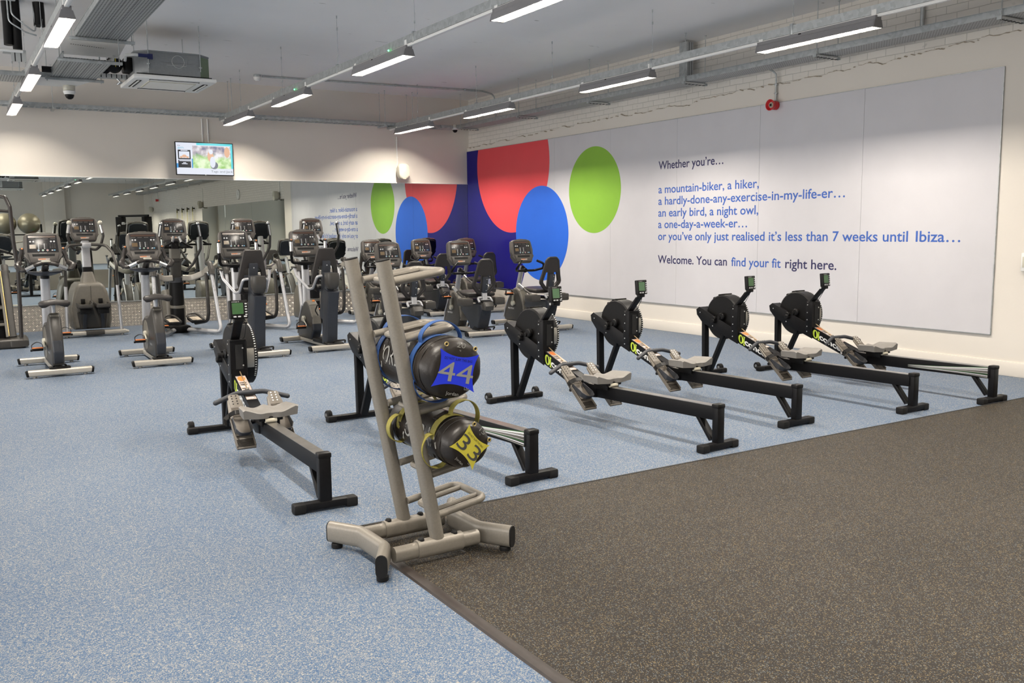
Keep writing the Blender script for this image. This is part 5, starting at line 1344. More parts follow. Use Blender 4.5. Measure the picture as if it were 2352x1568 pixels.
# ------------------------------------------------------------------ cardio machines
def console(parent, origin, tilt, w=0.44, h=0.41, strip=True):
    """front face looks toward -y; returns the console part"""
    w, h = w*0.875, h*0.845
    origin = (origin[0], origin[1], origin[2]+h*0.0914)
    T = Matrix.Translation(origin) @ Matrix.Rotation(-tilt, 4, 'X') @ Matrix.Diagonal((w/0.44, 1, h/0.41, 1))
    half = [(0.0, 0.214), (0.10, 0.211), (0.165, 0.202), (0.192, 0.185), (0.204, 0.155), (0.212, 0.02), (0.214, -0.055), (0.200, -0.085), (0.180, -0.175), (0.165, -0.198), (0.14, -0.206)]
    out = half+[(-x, z) for x, z in half[::-1] if x > 0]
    b = MB(); b.T = T
    b.front(out, -0.02, 0.055, 'mcons', bev=0.018, seg=3)
    b.front([(x*0.86, z*0.88) for x, z in out], 0.05, 0.095, 'mdark', bev=0.02, seg=2)
    b.front([(-0.06, 0.200), (0.06, 0.200), (0.05, 0.222), (-0.05, 0.222)], -0.012, 0.03, 'mcons', bev=0.004)
    b.front([(-0.048, 0.203), (0.048, 0.203), (0.044, 0.216), (-0.044, 0.216)], -0.0150, -0.010, 'chrome')
    # lower tray rim
    b.front([(-0.172, -0.07), (0.172, -0.07), (0.15, -0.19), (-0.15, -0.19)], -0.034, -0.015, 'mcons', bev=0.008)
    c = b.build('console', parent)
    b = MB(); b.T = T; b.front([(-0.166, 0.178), (0.166, 0.178), (0.176, -0.052), (-0.176, -0.052)], -0.0225, -0.018, 'mface', bev=0.0015); f = b.build('control_panel', c)
    b = MB(); b.T = T
    b.front([(-0.152, 0.168), (0.152, 0.168), (0.152, 0.143), (-0.152, 0.143)], -0.0240, -0.020, 'mstrip')
    b.front([(-0.145, 0.052), (-0.075, 0.052), (-0.075, -0.002), (-0.147, -0.002)], -0.0240, -0.020, 'mlcd')
    b.build('display', f)
    b = MB(); b.T = T
    def dot(x, z, r, k): b.cyl((x, -0.0255, z), (x, -0.020, z), r, k, seg=10)
    for x in (-0.133, -0.098, 0.098, 0.133): dot(x, 0.092, 0.011, 'btn')
    for x in (-0.045, 0.020):
        for q in range(4): dot(x, 0.056-q*0.019, 0.0065, 'btn'); b.box((x+0.022, -0.0235, 0.056-q*0.019), (0.022, 0.003, 0.002), 'mgrey')
    for i in range(3):
        for q in range(4): b.box((0.088+i*0.024, -0.0235, 0.058-q*0.017), (0.016, 0.004, 0.009), 'mcharcoal', bev=0.001)
    for x, k in ((-0.050, 'btnb'), (0.0, 'btng'), (0.050, 'btnr')): dot(x, -0.026, 0.013, 'btn'); dot(x, -0.026, 0.013, 'btn'); b.cyl((x, -0.0262, -0.026), (x, -0.0250, -0.026), 0.008, k, seg=10)
    b.box((0.105, -0.0245, -0.026), (0.017, 0.004, 0.014), 'btn', bev=0.001); b.box((0.130, -0.0245, -0.026), (0.017, 0.004, 0.014), 'btnb', bev=0.001)
    for x in (-0.12, -0.04, 0.04, 0.12): b.box((x, -0.0235, 0.127), (0.055, 0.003, 0.005), 'mgrey')
    write(b, 'MATRIX', 'btn', (0, -0.0230, -0.066), (1, 0, 0), (0, 0, 1), cap=0.008, width=0.08, align='C')
    b.build('buttons', f, flat=True)
    b = MB(); b.T = T; b.front([(-0.128, -0.078), (0.128, -0.078), (0.122, -0.112), (-0.122, -0.112)], -0.0348, -0.030, 'dark'); b.front([(-0.070, -0.140), (0.066, -0.138), (0.060, -0.162), (-0.064, -0.166)], -0.0350, -0.030, 'sticker'); b.front([(-0.06, -0.142), (0.02, -0.141), (0.02, -0.15), (-0.06, -0.151)], -0.0356, -0.030, 'orange'); b.build('reading_tray', c)
    b = MB(); b.T = T @ Matrix.Translation((0, 0.09, 0)); write(b, 'MATRIX', 'btn', (0, -0.03, 0.188), (-1, 0, 0), (0, 0, 1), cap=0.014, width=0.13, align='C'); b.front([(-0.14, 0.18), (0.14, 0.18), (0.11, 0.207), (-0.11, 0.207)], -0.085, -0.034, 'pearl', bev=0.006); b.build('rear_badge', c, flat=True)
    return c
def stabiliser(t, y, w, name='stabiliser', h=0.062, z=0.048):
    b = MB(); b.tube([(-w/2+.02, y, z), (w/2-.02, y, z)], 0, 'mfoot', prof=rrect(0.085, h, 0.016, 4), up=(0, 0, 1)); s_ = b.build(name, t)
    b = MB()
    for q in (-1, 1): b.tube([(q*(w/2-0.022), y, z), (q*(w/2), y, z-0.004)], 0, 'black', prof=rrect(0.088, h+.004, 0.018, 4), up=(0, 0, 1), scales=[1, 0.86])
    b.build('end_cap', s_)
    b = MB()
    for q in (-1, 1): b.cyl((q*(w/2-0.08), y, 0), (q*(w/2-0.08), y, 0.02), 0.02, 'rail', seg=12)
    b.build('levelling_foot', s_)
    return s_
def crank(t, x_side, y, z, ang, r=0.165, pedal_k='black', shell=0.06):
    s = x_side; py, pz = y+r*math.cos(ang), z+r*math.sin(ang)
    b = MB(); b.tube([(s*shell, y, z), (s*(shell+0.02), y, z), (s*(shell+0.025), py, pz)], 0, 'pearl', prof=rrect(0.022, 0.040, 0.009), up=(1, 0, 0) if False else None, fr=0.0)
    b.cyl((s*(shell-0.01), y, z), (s*(shell+0.035), y, z), 0.04, 'pearl', bev=0.01); cr = b.build('crank', t)
    b = MB(); xc = s*(shell+0.095); b.box((xc, py, pz-0.004), (0.105, 0.095, 0.028), 'black', bev=0.008); b.box((xc, py, pz+0.012), (0.108, 0.09, 0.006), 'orange', bev=0.002)
    b.tube([(xc-s*-0.052, py, pz), (xc-s*-0.058, py, pz+0.045), (xc, py+.01, pz+0.078), (xc-s*0.05, py, pz+0.05), (xc-s*0.052, py, pz)], 0, 'black', prof=[(-.0022, -.016), (.0022, -.016), (.0022, .016), (-.0022, .016)], up=(0, 1, 0), fr=0.045)
    b.cyl((xc-s*-.05, py-.02, pz-.01), (xc-s*-.07, py-.02, pz-.01), 0.012, 'black', seg=10)
    b.build('pedal', cr)
def mast(t, p0, p1, w=0.085, d=0.055):
    b = MB(); b.tube([p0, p1], 0, 'msilver', prof=oval(w, d, 6), up=(0, 1, 0.0)); b.build('console_mast', t)

def make_upright():
    t = thing('exercise_bike', 'x', 'exercise bike')
    stabiliser(t, 0.0, 0.63); stabiliser(t, 1.08, 0.62)
    b = MB(); b.tube([(0, 0.02, 0.045), (0, 1.06, 0.045)], 0, 'mfoot', prof=rrect(0.10, 0.05, 0.01), up=(0, 0, 1)); b.build('base_spine', t)
    b = MB(); b.box((0, 0.03, 0.088), (0.20, 0.10, 0.02), 'black', bev=0.006); b.tube([(-0.06, 0.02, 0.09), (-0.055, 0.0, 0.12), (0.055, 0.0, 0.12), (0.06, 0.02, 0.09)], 0.009, 'black', seg=8, fr=0.02); b.build('lifting_handle', t)
    sh = [(0.09, 0.10), (0.055, 0.22), (0.075, 0.40), (0.13, 0.57), (0.20, 0.635), (0.27, 0.62), (0.36, 0.50), (0.50, 0.46), (0.74, 0.50), (0.90, 0.44), (0.955, 0.34), (0.96, 0.20), (0.92, 0.10), (0.80, 0.075), (0.2, 0.075)]
    b = MB(); b.side(sh, -0.058, 0.058, 'mcharcoal', bev=0.028, seg=3); s_ = b.build('shroud', t)
    b = MB(); b.tube([(0, 0.10, 0.34), (0, 0.135, 0.52), (0, 0.20, 0.628), (0, 0.27, 0.61)], 0, 'mgrey', prof=rrect(0.092, 0.035, 0.015), up=(0, 1, 1), fr=0.06); b.tube([(0, 0.072, 0.13), (0, 0.050, 0.24), (0, 0.073, 0.36)], 0, 'mdark', prof=rrect(0.096, 0.035, 0.012), up=(0, 1, 1), fr=0.06); b.build('spine_cover', s_)
    b = MB()
    for q in (-1, 1): b.lathe([(0, 0), (0.17, 0.0), (0.165, 0.006), (0, 0.012)], 'mgrey', Matrix.Translation((q*0.055, 0.66, 0.29)) @ Matrix.Rotation(q*PI/2, 4, 'Y'), 28)
    write(b, 'MATRIX', 'btn', (-0.0592, 0.42, 0.20), (0, -1, 0), (0, 0, 1), cap=0.022, width=0.14); b.build('side_disc', s_)
    crank(t, -1, 0.62, 0.30, R(200)); crank(t, 1, 0.62, 0.30, R(200)+PI)
    b = MB(); b.cyl((0, 0.235, 0.58), (0, 0.215, 0.72), 0.019, 'msilver'); b.build('seat_post', t)
    b = MB()
    base_ = [(1.0, 0.15), (0.86, 0.62), (0.45, 0.80), (0.18, 0.95), (0, 1.05), (-0.18, 0.95), (-0.45, 0.80), (-0.86, 0.62), (-1.0, 0.15), (-0.97, -0.45), (-0.80, -1.0), (-0.60, -0.95), (-0.35, -0.45), (-0.15, -0.30), (0, -0.28), (0.15, -0.30), (0.35, -0.45), (0.60, -0.95), (0.80, -1.0), (0.97, -0.45)]
    def ring(y, w, z, hh, n=20): return [(w*q[0], y, z+hh*q[1]) for q in base_]
    secs = [(0.030, 0.10, 0.742, 0.018), (0.045, 0.138, 0.742, 0.036), (0.085, 0.150, 0.742, 0.042), (0.15, 0.146, 0.742, 0.042), (0.22, 0.100, 0.745, 0.036), (0.30, 0.046, 0.747, 0.032), (0.355, 0.032, 0.742, 0.026), (0.37, 0.016, 0.738, 0.014)]
    V = []; F = []
    for s__ in secs: V += ring(*s__)
    n = 20
    for i in range(len(secs)-1):
        for k in range(n): F.append([i*n+k, i*n+(k+1) % n, (i+1)*n+(k+1) % n, (i+1)*n+k][::-1])
    F.append(list(range(n))); F.append([(len(secs)-1)*n+k for k in range(n)][::-1])
    b.raw(V, F, 'mseat'); b.build('saddle', t, angle=60)
    mast(t, (0, 1.02, 0.07), (0, 0.86, 1.06), 0.095, 0.06)
    b = MB(); b.lathe([(0, 0), (0.07, 0.0), (0.17, 0.03), (0.175, 0.045), (0.165, 0.05), (0, 0.055)], 'mdark', Matrix.Translation((0, 0.83, 1.0)) @ Matrix.Diagonal((1, 0.7, 1, 1)), 28); b.cyl((0, 0.86, 0.97), (0, 0.85, 1.05), 0.045, 'black'); b.build('accessory_tray', t)
    b = MB()
    b.tube([(-0.262, 0.70, 1.085), (-0.225, 0.62, 1.062), (-0.09, 0.62, 1.128), (0.0, 0.64, 1.150), (0.09, 0.62, 1.128), (0.225, 0.62, 1.062), (0.262, 0.70, 1.085)], 0.020, 'mbar', seg=12, fr=0.06, fn=6)
    for q in (-1, 1):
        b.tube([(q*0.262, 0.70, 1.085), (q*0.235, 0.84, 1.15), (q*0.202, 0.86, 1.28)], 0.021, 'mbar', seg=12, fr=0.08)
        b.tube([(q*0.24, 0.66, 1.068), (q*0.275, 0.68, 1.115), (q*0.24, 0.80, 1.14)], 0.03, 'mbar', seg=10, fr=0.03)
    b.tube([(0, 0.65, 1.14), (0, 0.80, 1.06)], 0.035, 'mbar'); hb_ = b.build('handlebar', t)
    b = MB()
    for q in (-1, 1):
        b.tube([(q*0.220, 0.852, 1.20), (q*0.202, 0.862, 1.272)], 0.0225, 'chrome', seg=12); b.sph((q*0.201, 0.862, 1.288), (0.030, 0.024, 0.020), 'mcharcoal'); b.sph((q*0.201, 0.845, 1.294), 0.010, 'orange', 10, 6)
        b.tube([(q*0.12, 0.612, 1.114), (q*0.20, 0.612, 1.075)], 0.0213, 'chrome', seg=12); b.sph((q*0.03, 0.620, 1.158), 0.012, 'orange', 10, 6)
    b.box((0, 0.63, 1.160), (0.09, 0.05, 0.02), 'pearl', bev=0.008); b.build('pulse_grip', hb_)
    console(t, (0, 0.86, 1.258), R(18))
    return t
def make_recumbent():
    t = thing('recumbent_bike', 'x', 'exercise bike')
    stabiliser(t, 0.0, 0.64); stabiliser(t, 1.20, 0.60)
    b = MB(); b.tube([(0, 0.02, 0.05), (0, 1.18, 0.05)], 0, 'mfoot', prof=rrect(0.11, 0.05, 0.01), up=(0, 0, 1)); b.build('base_spine', t)
    b = MB(); b.side([(0.03, 0.075), (0.05, 0.10), (0.22, 0.13), (0.30, 0.075)], -0.09, 0.09, 'black', bev=0.012); b.tube([(-0.02, 0.05, 0.09), (-0.015, 0.0, 0.13), (0.12, 0.0, 0.13), (0.125, 0.05, 0.09)], 0.010, 'black', seg=8, fr=0.02); b.build('lifting_handle', t)
    # tapering seat column
    col = [(0.12, 0.08), (0.10, 0.16), (0.04, 0.30), (0.0, 0.38), (0.0, 0.43), (0.10, 0.45), (0.62, 0.40), (0.66, 0.33), (0.56, 0.27), (0.42, 0.22), (0.36, 0.08)]
    b = MB(); b.side(col, -0.082, 0.082, 'mdark', bev=0.02, seg=3); b.build('seat_column', t)
    b = MB(); b.box((0, 0.30, 0.47), (0.15, 0.66, 0.035), 'black', bev=0.01); b.side([(-0.07, 0.36), (-0.09, 0.42), (-0.06, 0.475), (0.05, 0.48), (0.06, 0.36)], -0.075, 0.075, 'mcharcoal', bev=0.022, seg=3); b.tube([(-0.095, 0.02, 0.47), (-0.10, 0.08, 0.53), (0.10, 0.08, 0.53), (0.095, 0.02, 0.47)], 0.016, 'msilver', seg=10, fr=0.04); b.box((0, 0.05, 0.50), (0.14, 0.04, 0.012), 'msilver', bev=0.004); b.build('slide_carriage', t)
    # seat pan
    b = MB(); b.prism([(-0.20, -0.16), (0.20, -0.16), (0.215, 0.0), (0.185, 0.20), (0.08, 0.27), (-0.08, 0.27), (-0.185, 0.20), (-0.215, 0.0)], 0, 0.055, 'mseat', Matrix.Translation((0, 0.30, 0.545)) @ Matrix.Rotation(R(3), 4, 'X'), bev=0.022, seg=3); b.build('seat', t)
    # backrest with a long oval opening either side of the post
    o = [(-0.10, 0.46), (-0.062, 0.505), (0.062, 0.505), (0.10, 0.46), (0.145, 0.22), (0.170, 0.12), (0.165, 0.08), (0.085, -0.02), (0.05, -0.035), (-0.05, -0.035), (-0.085, -0.02), (-0.165, 0.08), (-0.170, 0.12), (-0.145, 0.22)]
    h1 = [(0.042, 0.265), (0.098, 0.265), (0.132, 0.125), (0.130, 0.095), (0.070, 0.02), (0.042, 0.01)]; h2 = [(-x, z) for x, z in h1]
    TB = Matrix.Translation((0, 0.105, 0.615)) @ Matrix.Rotation(R(12), 4, 'X') @ Matrix.Diagonal((0.97, 1, 0.86, 1))
    b = MB(); b.front(o, -0.022, 0.022, 'mseat', holes=[h1, h2], T0=TB)
    ring = fillet([(x, -0.006, z) for x, z in o], 0.04, 4, True); b.T = TB; b.tube(ring, 0.021, 'mseat', seg=8, closed=True); b.build('backrest', t, angle=40)
    b = MB(); b.T = TB; b.front(rrect(0.075, 0.26, 0.012), -0.068, -0.02, 'mdark', bev=0.008, T0=Matrix.Translation((0, 0, 0.115))); 
    for z in (0.03, 0.13, 0.21): b.cyl((0.012, -0.070, z), (0.012, -0.066, z), 0.006, 'rivet', seg=8)
    b.T = IDM; b.tube([(0, 0.06, 0.50), (0, 0.075, 0.66)], 0, 'msilver', prof=rrect(0.068, 0.05, 0.008), up=(0, 1, 0)); b.build('back_post', t)
    for q in (-1, 1):
        b = MB(); b.T = Matrix.Translation((q*0.245, 0.17, 0.520)); b.prism([(-0.075, -0.10), (0.075, -0.10), (0.085, 0.04), (0.05, 0.13), (-0.05, 0.13), (-0.085, 0.04)], -0.10, 0.0, 'mcharcoal', bev=0.016); b.lathe([(0, 0.0), (0.052, 0.001), (0.058, 0.004), (0.055, 0.007), (0.046, 0.003), (0, 0.002)], 'mgrey', Matrix.Translation((0, -0.03, 0)), 24); b.lathe([(0, 0.0035), (0.045, 0.0035), (0, 0.003)], 'dark', Matrix.Translation((0, -0.03, 0)), 24); b.T = IDM; cu_ = b.build('cup_holder', t)
        b = MB(); b.tube([(q*0.21, 0.24, 0.51), (q*0.245, 0.34, 0.57), (q*0.265, 0.45, 0.64)], 0.017, 'mcharcoal', seg=10, fr=0.05); b.tube([(q*0.253, 0.38, 0.60), (q*0.268, 0.465, 0.648)], 0.0205, 'chrome', seg=10); b.sph((q*0.270, 0.475, 0.654), 0.021, 'pearl', 12, 8); b.build('side_handle', cu_)
    b = MB(); b.tube([(0.10, 0.24, 0.50), (0.19, 0.26, 0.49), (0.21, 0.34, 0.49)], 0.010, 'yellowfoil', seg=8, fr=0.03); b.build('release_lever', t)
    # front drive shroud
    sh = [(0.78, 0.075), (0.70, 0.20), (0.72, 0.34), (0.80, 0.50), (0.88, 0.565), (0.96, 0.56), (1.10, 0.40), (1.20, 0.24), (1.24, 0.14), (1.22, 0.08)]
    b = MB(); b.side(sh, -0.070, 0.070, 'mcharcoal', bev=0.02, seg=3); s_ = b.build('shroud', t)
    b = MB(); b.tube([(0, 0.725, 0.17), (0, 0.705, 0.25), (0, 0.735, 0.38), (0, 0.81, 0.52), (0, 0.90, 0.562), (0, 0.97, 0.54)], 0, 'mgrey', prof=rrect(0.125, 0.045, 0.02), up=(0, 1, 1), fr=0.06); b.build('spine_cover', s_)
    b = MB(); b.tube([(-0.072, 1.24, 0.12), (-0.072, 1.19, 0.27), (-0.072, 1.02, 0.52)], 0.010, 'msilver', seg=8, fr=0.05); b.tube([(0.072, 1.24, 0.12), (0.072, 1.19, 0.27), (0.072, 1.02, 0.52)], 0.010, 'msilver', seg=8, fr=0.05); write(b, 'MATRIX', 'btn', (-0.0708, 1.11, 0.25), (0, -1, 0), (0, 0, 1), cap=0.024, width=0.17); b.build('side_trim', s_)
    crank(t, -1, 0.95, 0.34, R(100), 0.15, shell=0.072); crank(t, 1, 0.95, 0.34, R(280), 0.15, shell=0.072)
    mast(t, (0, 0.99, 0.42), (0, 0.81, 0.90), 0.075, 0.06)
    b = MB(); b.tube([(-0.13, 0.62, 0.985), (-0.215, 0.55, 0.94), (-0.235, 0.60, 0.87), (-0.16, 0.72, 0.835), (0.16, 0.72, 0.835), (0.235, 0.60, 0.87), (0.215, 0.55, 0.94), (0.13, 0.62, 0.985)], 0.0175, 'black', seg=12, fr=0.06, fn=6); b.tube([(0, 0.72, 0.835), (0, 0.82, 0.875)], 0.035, 'black'); b.build('handlebar', t)
    console(t, (0, 0.82, 1.085), R(14), 0.43, 0.41)
    return t
def make_hybrid():
    t = thing('hybrid_bike', 'x', 'exercise bike')
    stabiliser(t, 0.0, 0.66); stabiliser(t, 1.16, 0.62)
    b = MB(); b.tube([(0, 0.02, 0.05), (0, 1.14, 0.05)], 0, 'mfoot', prof=rrect(0.11, 0.05, 0.01), up=(0, 0, 1)); b.box((0, 0.42, 0.085), (0.13, 0.42, 0.05), 'black', bev=0.01); b.build('base_spine', t)
    b = MB(); b.side([(-0.02, 0.075), (0.0, 0.095), (0.10, 0.105), (0.16, 0.075)], -0.11, 0.11, 'black', bev=0.006); b.tube([(-0.02, 0.03, 0.09), (-0.015, 0.0, 0.125), (0.13, 0.0, 0.125), (0.135, 0.03, 0.09)], 0.010, 'black', seg=8, fr=0.02); b.build('lifting_handle', t)
    # leaning seat column, dark slate with a rounded cap
    b = MB(); b.tube([(0, 0.19, 0.07), (0, 0.14, 0.45), (0, 0.06, 0.735)], 0, 'mdark', prof=rrect(0.145, 0.17, 0.02), up=(0, 1, 0)); b.side([(0.25, 0.36), (0.36, 0.40), (0.22, 0.95), (0.10, 0.95), (0.05, 0.70)], -0.062, 0.062, 'mdark', bev=0.012); b.build('seat_column', t)
    b = MB(); b.tube([(0, 0.055, 0.765), (0, 0.045, 0.81), (0, 0.04, 0.90), (0, 0.04, 0.945)], 0, 'mcharcoal', prof=rrect(0.165, 0.16, 0.05, 5), up=(0, 1, 0), scales=[0.7, 0.95, 1.0, 0.94]); b.build('column_cap', t)
    b = MB(); b.prism([(-0.05, -0.10), (0.05, -0.10), (0.155, -0.06), (0.165, 0.06), (0.09, 0.20), (-0.09, 0.20), (-0.165, 0.06), (-0.155, -0.06)], 0, 0.055, 'mseat', Matrix.Translation((0, 0.42, 0.73)), bev=0.022, seg=3); b.build('seat', t)
    o = [(-0.105, 0.40), (-0.09, 0.42), (0.09, 0.42), (0.105, 0.40), (0.155, 0.14), (0.175, 0.02), (0.135, -0.10), (0.10, -0.12), (0.10, -0.06), (0.13, 0.03), (0.105, 0.19), (0.075, 0.22), (-0.075, 0.22), (-0.105, 0.19), (-0.13, 0.03), (-0.10, -0.06), (-0.10, -0.12), (-0.135, -0.10), (-0.175, 0.02), (-0.155, 0.14)]
    TB = Matrix.Translation((0, 0.29, 0.83)) @ Matrix.Rotation(R(10), 4, 'X')
    b = MB(); b.front(o, -0.025, 0.025, 'mseat', bev=0.010, T0=TB); b.build('backrest', t)
    b = MB(); b.T = TB; b.front(rrect(0.10, 0.34, 0.012), -0.060, 0.0, 'mdark', bev=0.008, T0=Matrix.Translation((0.0, 0, 0.10))); b.cyl((0, -0.062, 0.22), (0, -0.058, 0.22), 0.008, 'rivet', seg=8); b.build('back_post', t)
    for q in (-1, 1):
        b = MB(); b.tube([(q*0.08, 0.16, 0.91), (q*0.14, 0.16, 0.905), (q*0.155, 0.28, 0.76), (q*0.18, 0.36, 0.74), (q*0.275, 0.52, 0.90), (q*0.29, 0.55, 1.0)], 0.017, 'msilver', seg=10, fr=0.05); b.box((q*0.29, 0.57, 1.01), (0.04, 0.14, 0.022), 'mcharcoal', bev=0.008); b.build('side_handle', t)
        b = MB(); b.box((q*0.15, 0.30, 0.60), (0.03, 0.03, 0.02), 'orange', bev=0.006); b.tube([(q*0.11, 0.26, 0.42), (q*0.14, 0.28, 0.48), (q*0.11, 0.27, 0.55)], 0.008, 'black', seg=8, fr=0.03); b.build('adjuster', t)
    sh = [(0.70, 0.075), (0.62, 0.20), (0.63, 0.36), (0.72, 0.50), (0.80, 0.555), (0.89, 0.55), (1.04, 0.42), (1.14, 0.26), (1.18, 0.13), (1.16, 0.08)]
    b = MB(); b.side(sh, -0.068, 0.068, 'mcharcoal', bev=0.02, seg=3); s_ = b.build('shroud', t)
    b = MB(); b.tube([(0, 0.635, 0.27), (0, 0.655, 0.38), (0, 0.73, 0.50), (0, 0.82, 0.552), (0, 0.90, 0.53)], 0, 'mgrey', prof=rrect(0.12, 0.045, 0.02), up=(0, 1, 1), fr=0.06); b.tube([(0, 0.70, 0.09), (0, 0.63, 0.20), (0, 0.635, 0.28)], 0, 'mdark', prof=rrect(0.12, 0.045, 0.02), up=(0, 1, 1), fr=0.04); b.build('spine_cover', s_)
    b = MB(); b.tube([(-0.07, 1.18, 0.12), (-0.07, 1.13, 0.27), (-0.07, 0.96, 0.50)], 0.010, 'msilver', seg=8, fr=0.05); b.tube([(0.07, 1.18, 0.12), (0.07, 1.13, 0.27), (0.07, 0.96, 0.50)], 0.010, 'msilver', seg=8, fr=0.05); b.build('side_trim', s_)
    crank(t, -1, 0.88, 0.33, R(215), 0.16, shell=0.07); crank(t, 1, 0.88, 0.33, R(35), 0.16, shell=0.07)
    mast(t, (0, 0.98, 0.42), (0, 1.0, 1.02), 0.10, 0.07)
    b = MB(); b.cyl((0, 1.0, 0.96), (0, 1.0, 1.08), 0.045, 'black'); b.box((0, 1.0, 1.03), (0.16, 0.12, 0.03), 'black', bev=0.01)
    b.tube([(-0.225, 0.84, 1.33), (-0.225, 0.84, 1.14), (-0.20, 0.90, 1.05), (0.20, 0.90, 1.05), (0.225, 0.84, 1.14), (0.225, 0.84, 1.33)], 0.0175, 'black', seg=12, fr=0.05); hb_ = b.build('handlebar', t)
    b = MB()
    for q in (-1, 1): b.cyl((q*0.225, 0.84, 1.20), (q*0.225, 0.84, 1.32), 0.0205, 'chrome', seg=12); b.sph((q*0.225, 0.84, 1.335), (0.026, 0.024, 0.022), 'mcharcoal', 12, 8); b.sph((q*0.225, 0.82, 1.345), 0.009, 'orange', 8, 6)
    b.build('pulse_grip', hb_)
    console(t, (0, 0.99, 1.265), R(16))
    return t
def make_elliptical():
    """origin under the middle of the rear floor tube; mast near y 0.75"""
    t = thing('elliptical_trainer', 'x', 'elliptical trainer')
    b = MB()
    b.tube([(-0.17, 0.72, 0.045), (0, 0.66, 0.05), (0.17, 0.72, 0.045)], 0.034, 'mcharcoal', seg=12); b.box((0, 0.72, 0.06), (0.28, 0.30, 0.10), 'black', bev=0.03); b.build('base', t)
    for q in (-1, 1):
        b = MB()
        b.tube([(q*0.395, 0.31, 0.93), (q*0.425, 0.10, 0.22), (q*0.43, 0.02, 0.045), (q*0.30, 0.22, 0.045), (q*0.08, 0.62, 0.05)], 0, 'msilver', prof=oval(0.062, 0.05, 6), fr=0.12, fn=8, up=(0, 0.6, 0.8) if False else None)
        s_ = b.build('side_frame', t)
        b = MB(); 
        for k, ch in enumerate('MATRIX'):
            z = 0.84-k*0.052; f = (z-0.22)/0.71; write(b, ch, 'mgrey', (q*(0.425-0.03*f)-0.012, 0.10+0.21*f-0.036, z-0.02), (1, 0, 0), (0, 0.27, 0.96), cap=0.034, width=0.024)
        b.build('frame_lettering', s_, flat=True)
        b = MB(); b.tube([(q*0.07, 0.66, 0.80), (q*0.20, 0.66, 0.79), (q*0.34, 0.52, 0.86), (q*0.395, 0.35, 0.95)], 0, 'mfoot', prof=rrect(0.05, 0.085, 0.015), up=(0, 0, 1), fr=0.16, fn=8); b.build('curved_arm', t)
        b = MB(); b.tube([(q*0.385, 0.45, 1.005), (q*0.395, 0.36, 1.01), (q*0.398, 0.29, 0.92), (q*0.400, 0.27, 0.85)], 0, 'mcharcoal', prof=oval(0.085, 0.065, 6), fr=0.06, up=None); b.cyl((q*0.34, 0.34, 0.87), (q*0.43, 0.34, 0.87), 0.035, 'chrome', seg=16, bev=0.006); b.build('pivot_joint', t)
        b = MB(); yo = 0.06*q
        b.tube([(q*0.335, 0.35, 0.87), (q*0.33, 0.30, 0.52), (q*0.335, 0.26+yo, 0.30), (q*0.33, 0.32+yo, 0.17), (q*0.20, 0.52+yo, 0.13)], 0, 'mcharcoal', prof=oval(0.036, 0.05, 6), fr=0.12, fn=7); s2 = b.build('pedal_arm', t)
        b = MB(); b.T = Matrix.Translation((q*0.17, 0.40+yo, 0.20)) @ Matrix.Rotation(R(6), 4, 'X'); b.prism([(-0.085, -0.18), (0.085, -0.18), (0.09, 0.10), (0.05, 0.20), (-0.05, 0.20), (-0.09, 0.10)], -0.02, 0.02, 'black', bev=0.012); b.tube([(-0.085, -0.17, 0.022), (-0.09, 0.10, 0.03), (-0.05, 0.20, 0.05), (0.05, 0.20, 0.05), (0.09, 0.10, 0.03), (0.085, -0.17, 0.022)], 0.014, 'mcharcoal', seg=8, fr=0.05); b.prism([(-0.065, -0.15), (0.065, -0.15), (0.065, 0.1), (-0.065, 0.1)], 0.02, 0.024, 'scar', bev=0.001); b.build('pedal', s2)
        ys = 0.08*q
        b = MB(); b.tube([(q*0.12, 0.60, 0.90), (q*0.20, 0.52, 1.00), (q*0.28, 0.40-ys*.4, 1.22), (q*0.265, 0.36-ys, 1.38), (q*0.235, 0.34-ys, 1.575)], 0.019, 'mcharcoal', seg=12, fr=0.10, fn=7); h_ = b.build('moving_handle', t)
        b = MB(); b.tube([(q*0.262, 0.358-ys, 1.40), (q*0.236, 0.341-ys, 1.57)], 0.0235, 'black', seg=12); b.tube([(q*0.262, 0.342-ys, 1.40), (q*0.237, 0.324-ys, 1.555)], 0.013, 'chrome', seg=8); b.sph((q*0.234, 0.34-ys, 1.578), 0.026, 'chrome', 12, 8); b.build('hand_grip', h_)
    b = MB(); b.tube([(0, 0.80, 0.05), (0, 0.79, 0.40), (0, 0.775, 0.78)], 0, 'black', prof=oval(0.19, 0.24, 8), up=(0, 1, 0)); b.tube([(0, 0.785, 0.36), (0, 0.783, 0.40)], 0, 'mgrey', prof=oval(0.20, 0.25, 8), up=(0, 1, 0)); b.tube([(0, 0.775, 0.74), (0, 0.77, 0.81)], 0, 'mdark', prof=oval(0.205, 0.25, 8), up=(0, 1, 0), scales=[1, .9]); b.build('drive_tower', t)
    b = MB(); b.tube([(0, 0.77, 0.80), (0, 0.755, 1.08)], 0, 'mcharcoal', prof=rrect(0.15, 0.16, 0.03), up=(0, 1, 0), scales=[0.9, 1.05]); b.tube([(0, 0.755, 1.06), (0, 0.75, 1.22)], 0, 'mgrey', prof=rrect(0.14, 0.12, 0.02), up=(0, 1, 0)); b.tube([(0, 0.75, 1.20), (0, 0.76, 1.36)], 0, 'black', prof=rrect(0.11, 0.10, 0.02), up=(0, 1, 0)); b.box((0, 0.69, 1.05), (0.10, 0.03, 0.06), 'dark', bev=0.006); b.build('upper_mast', t)
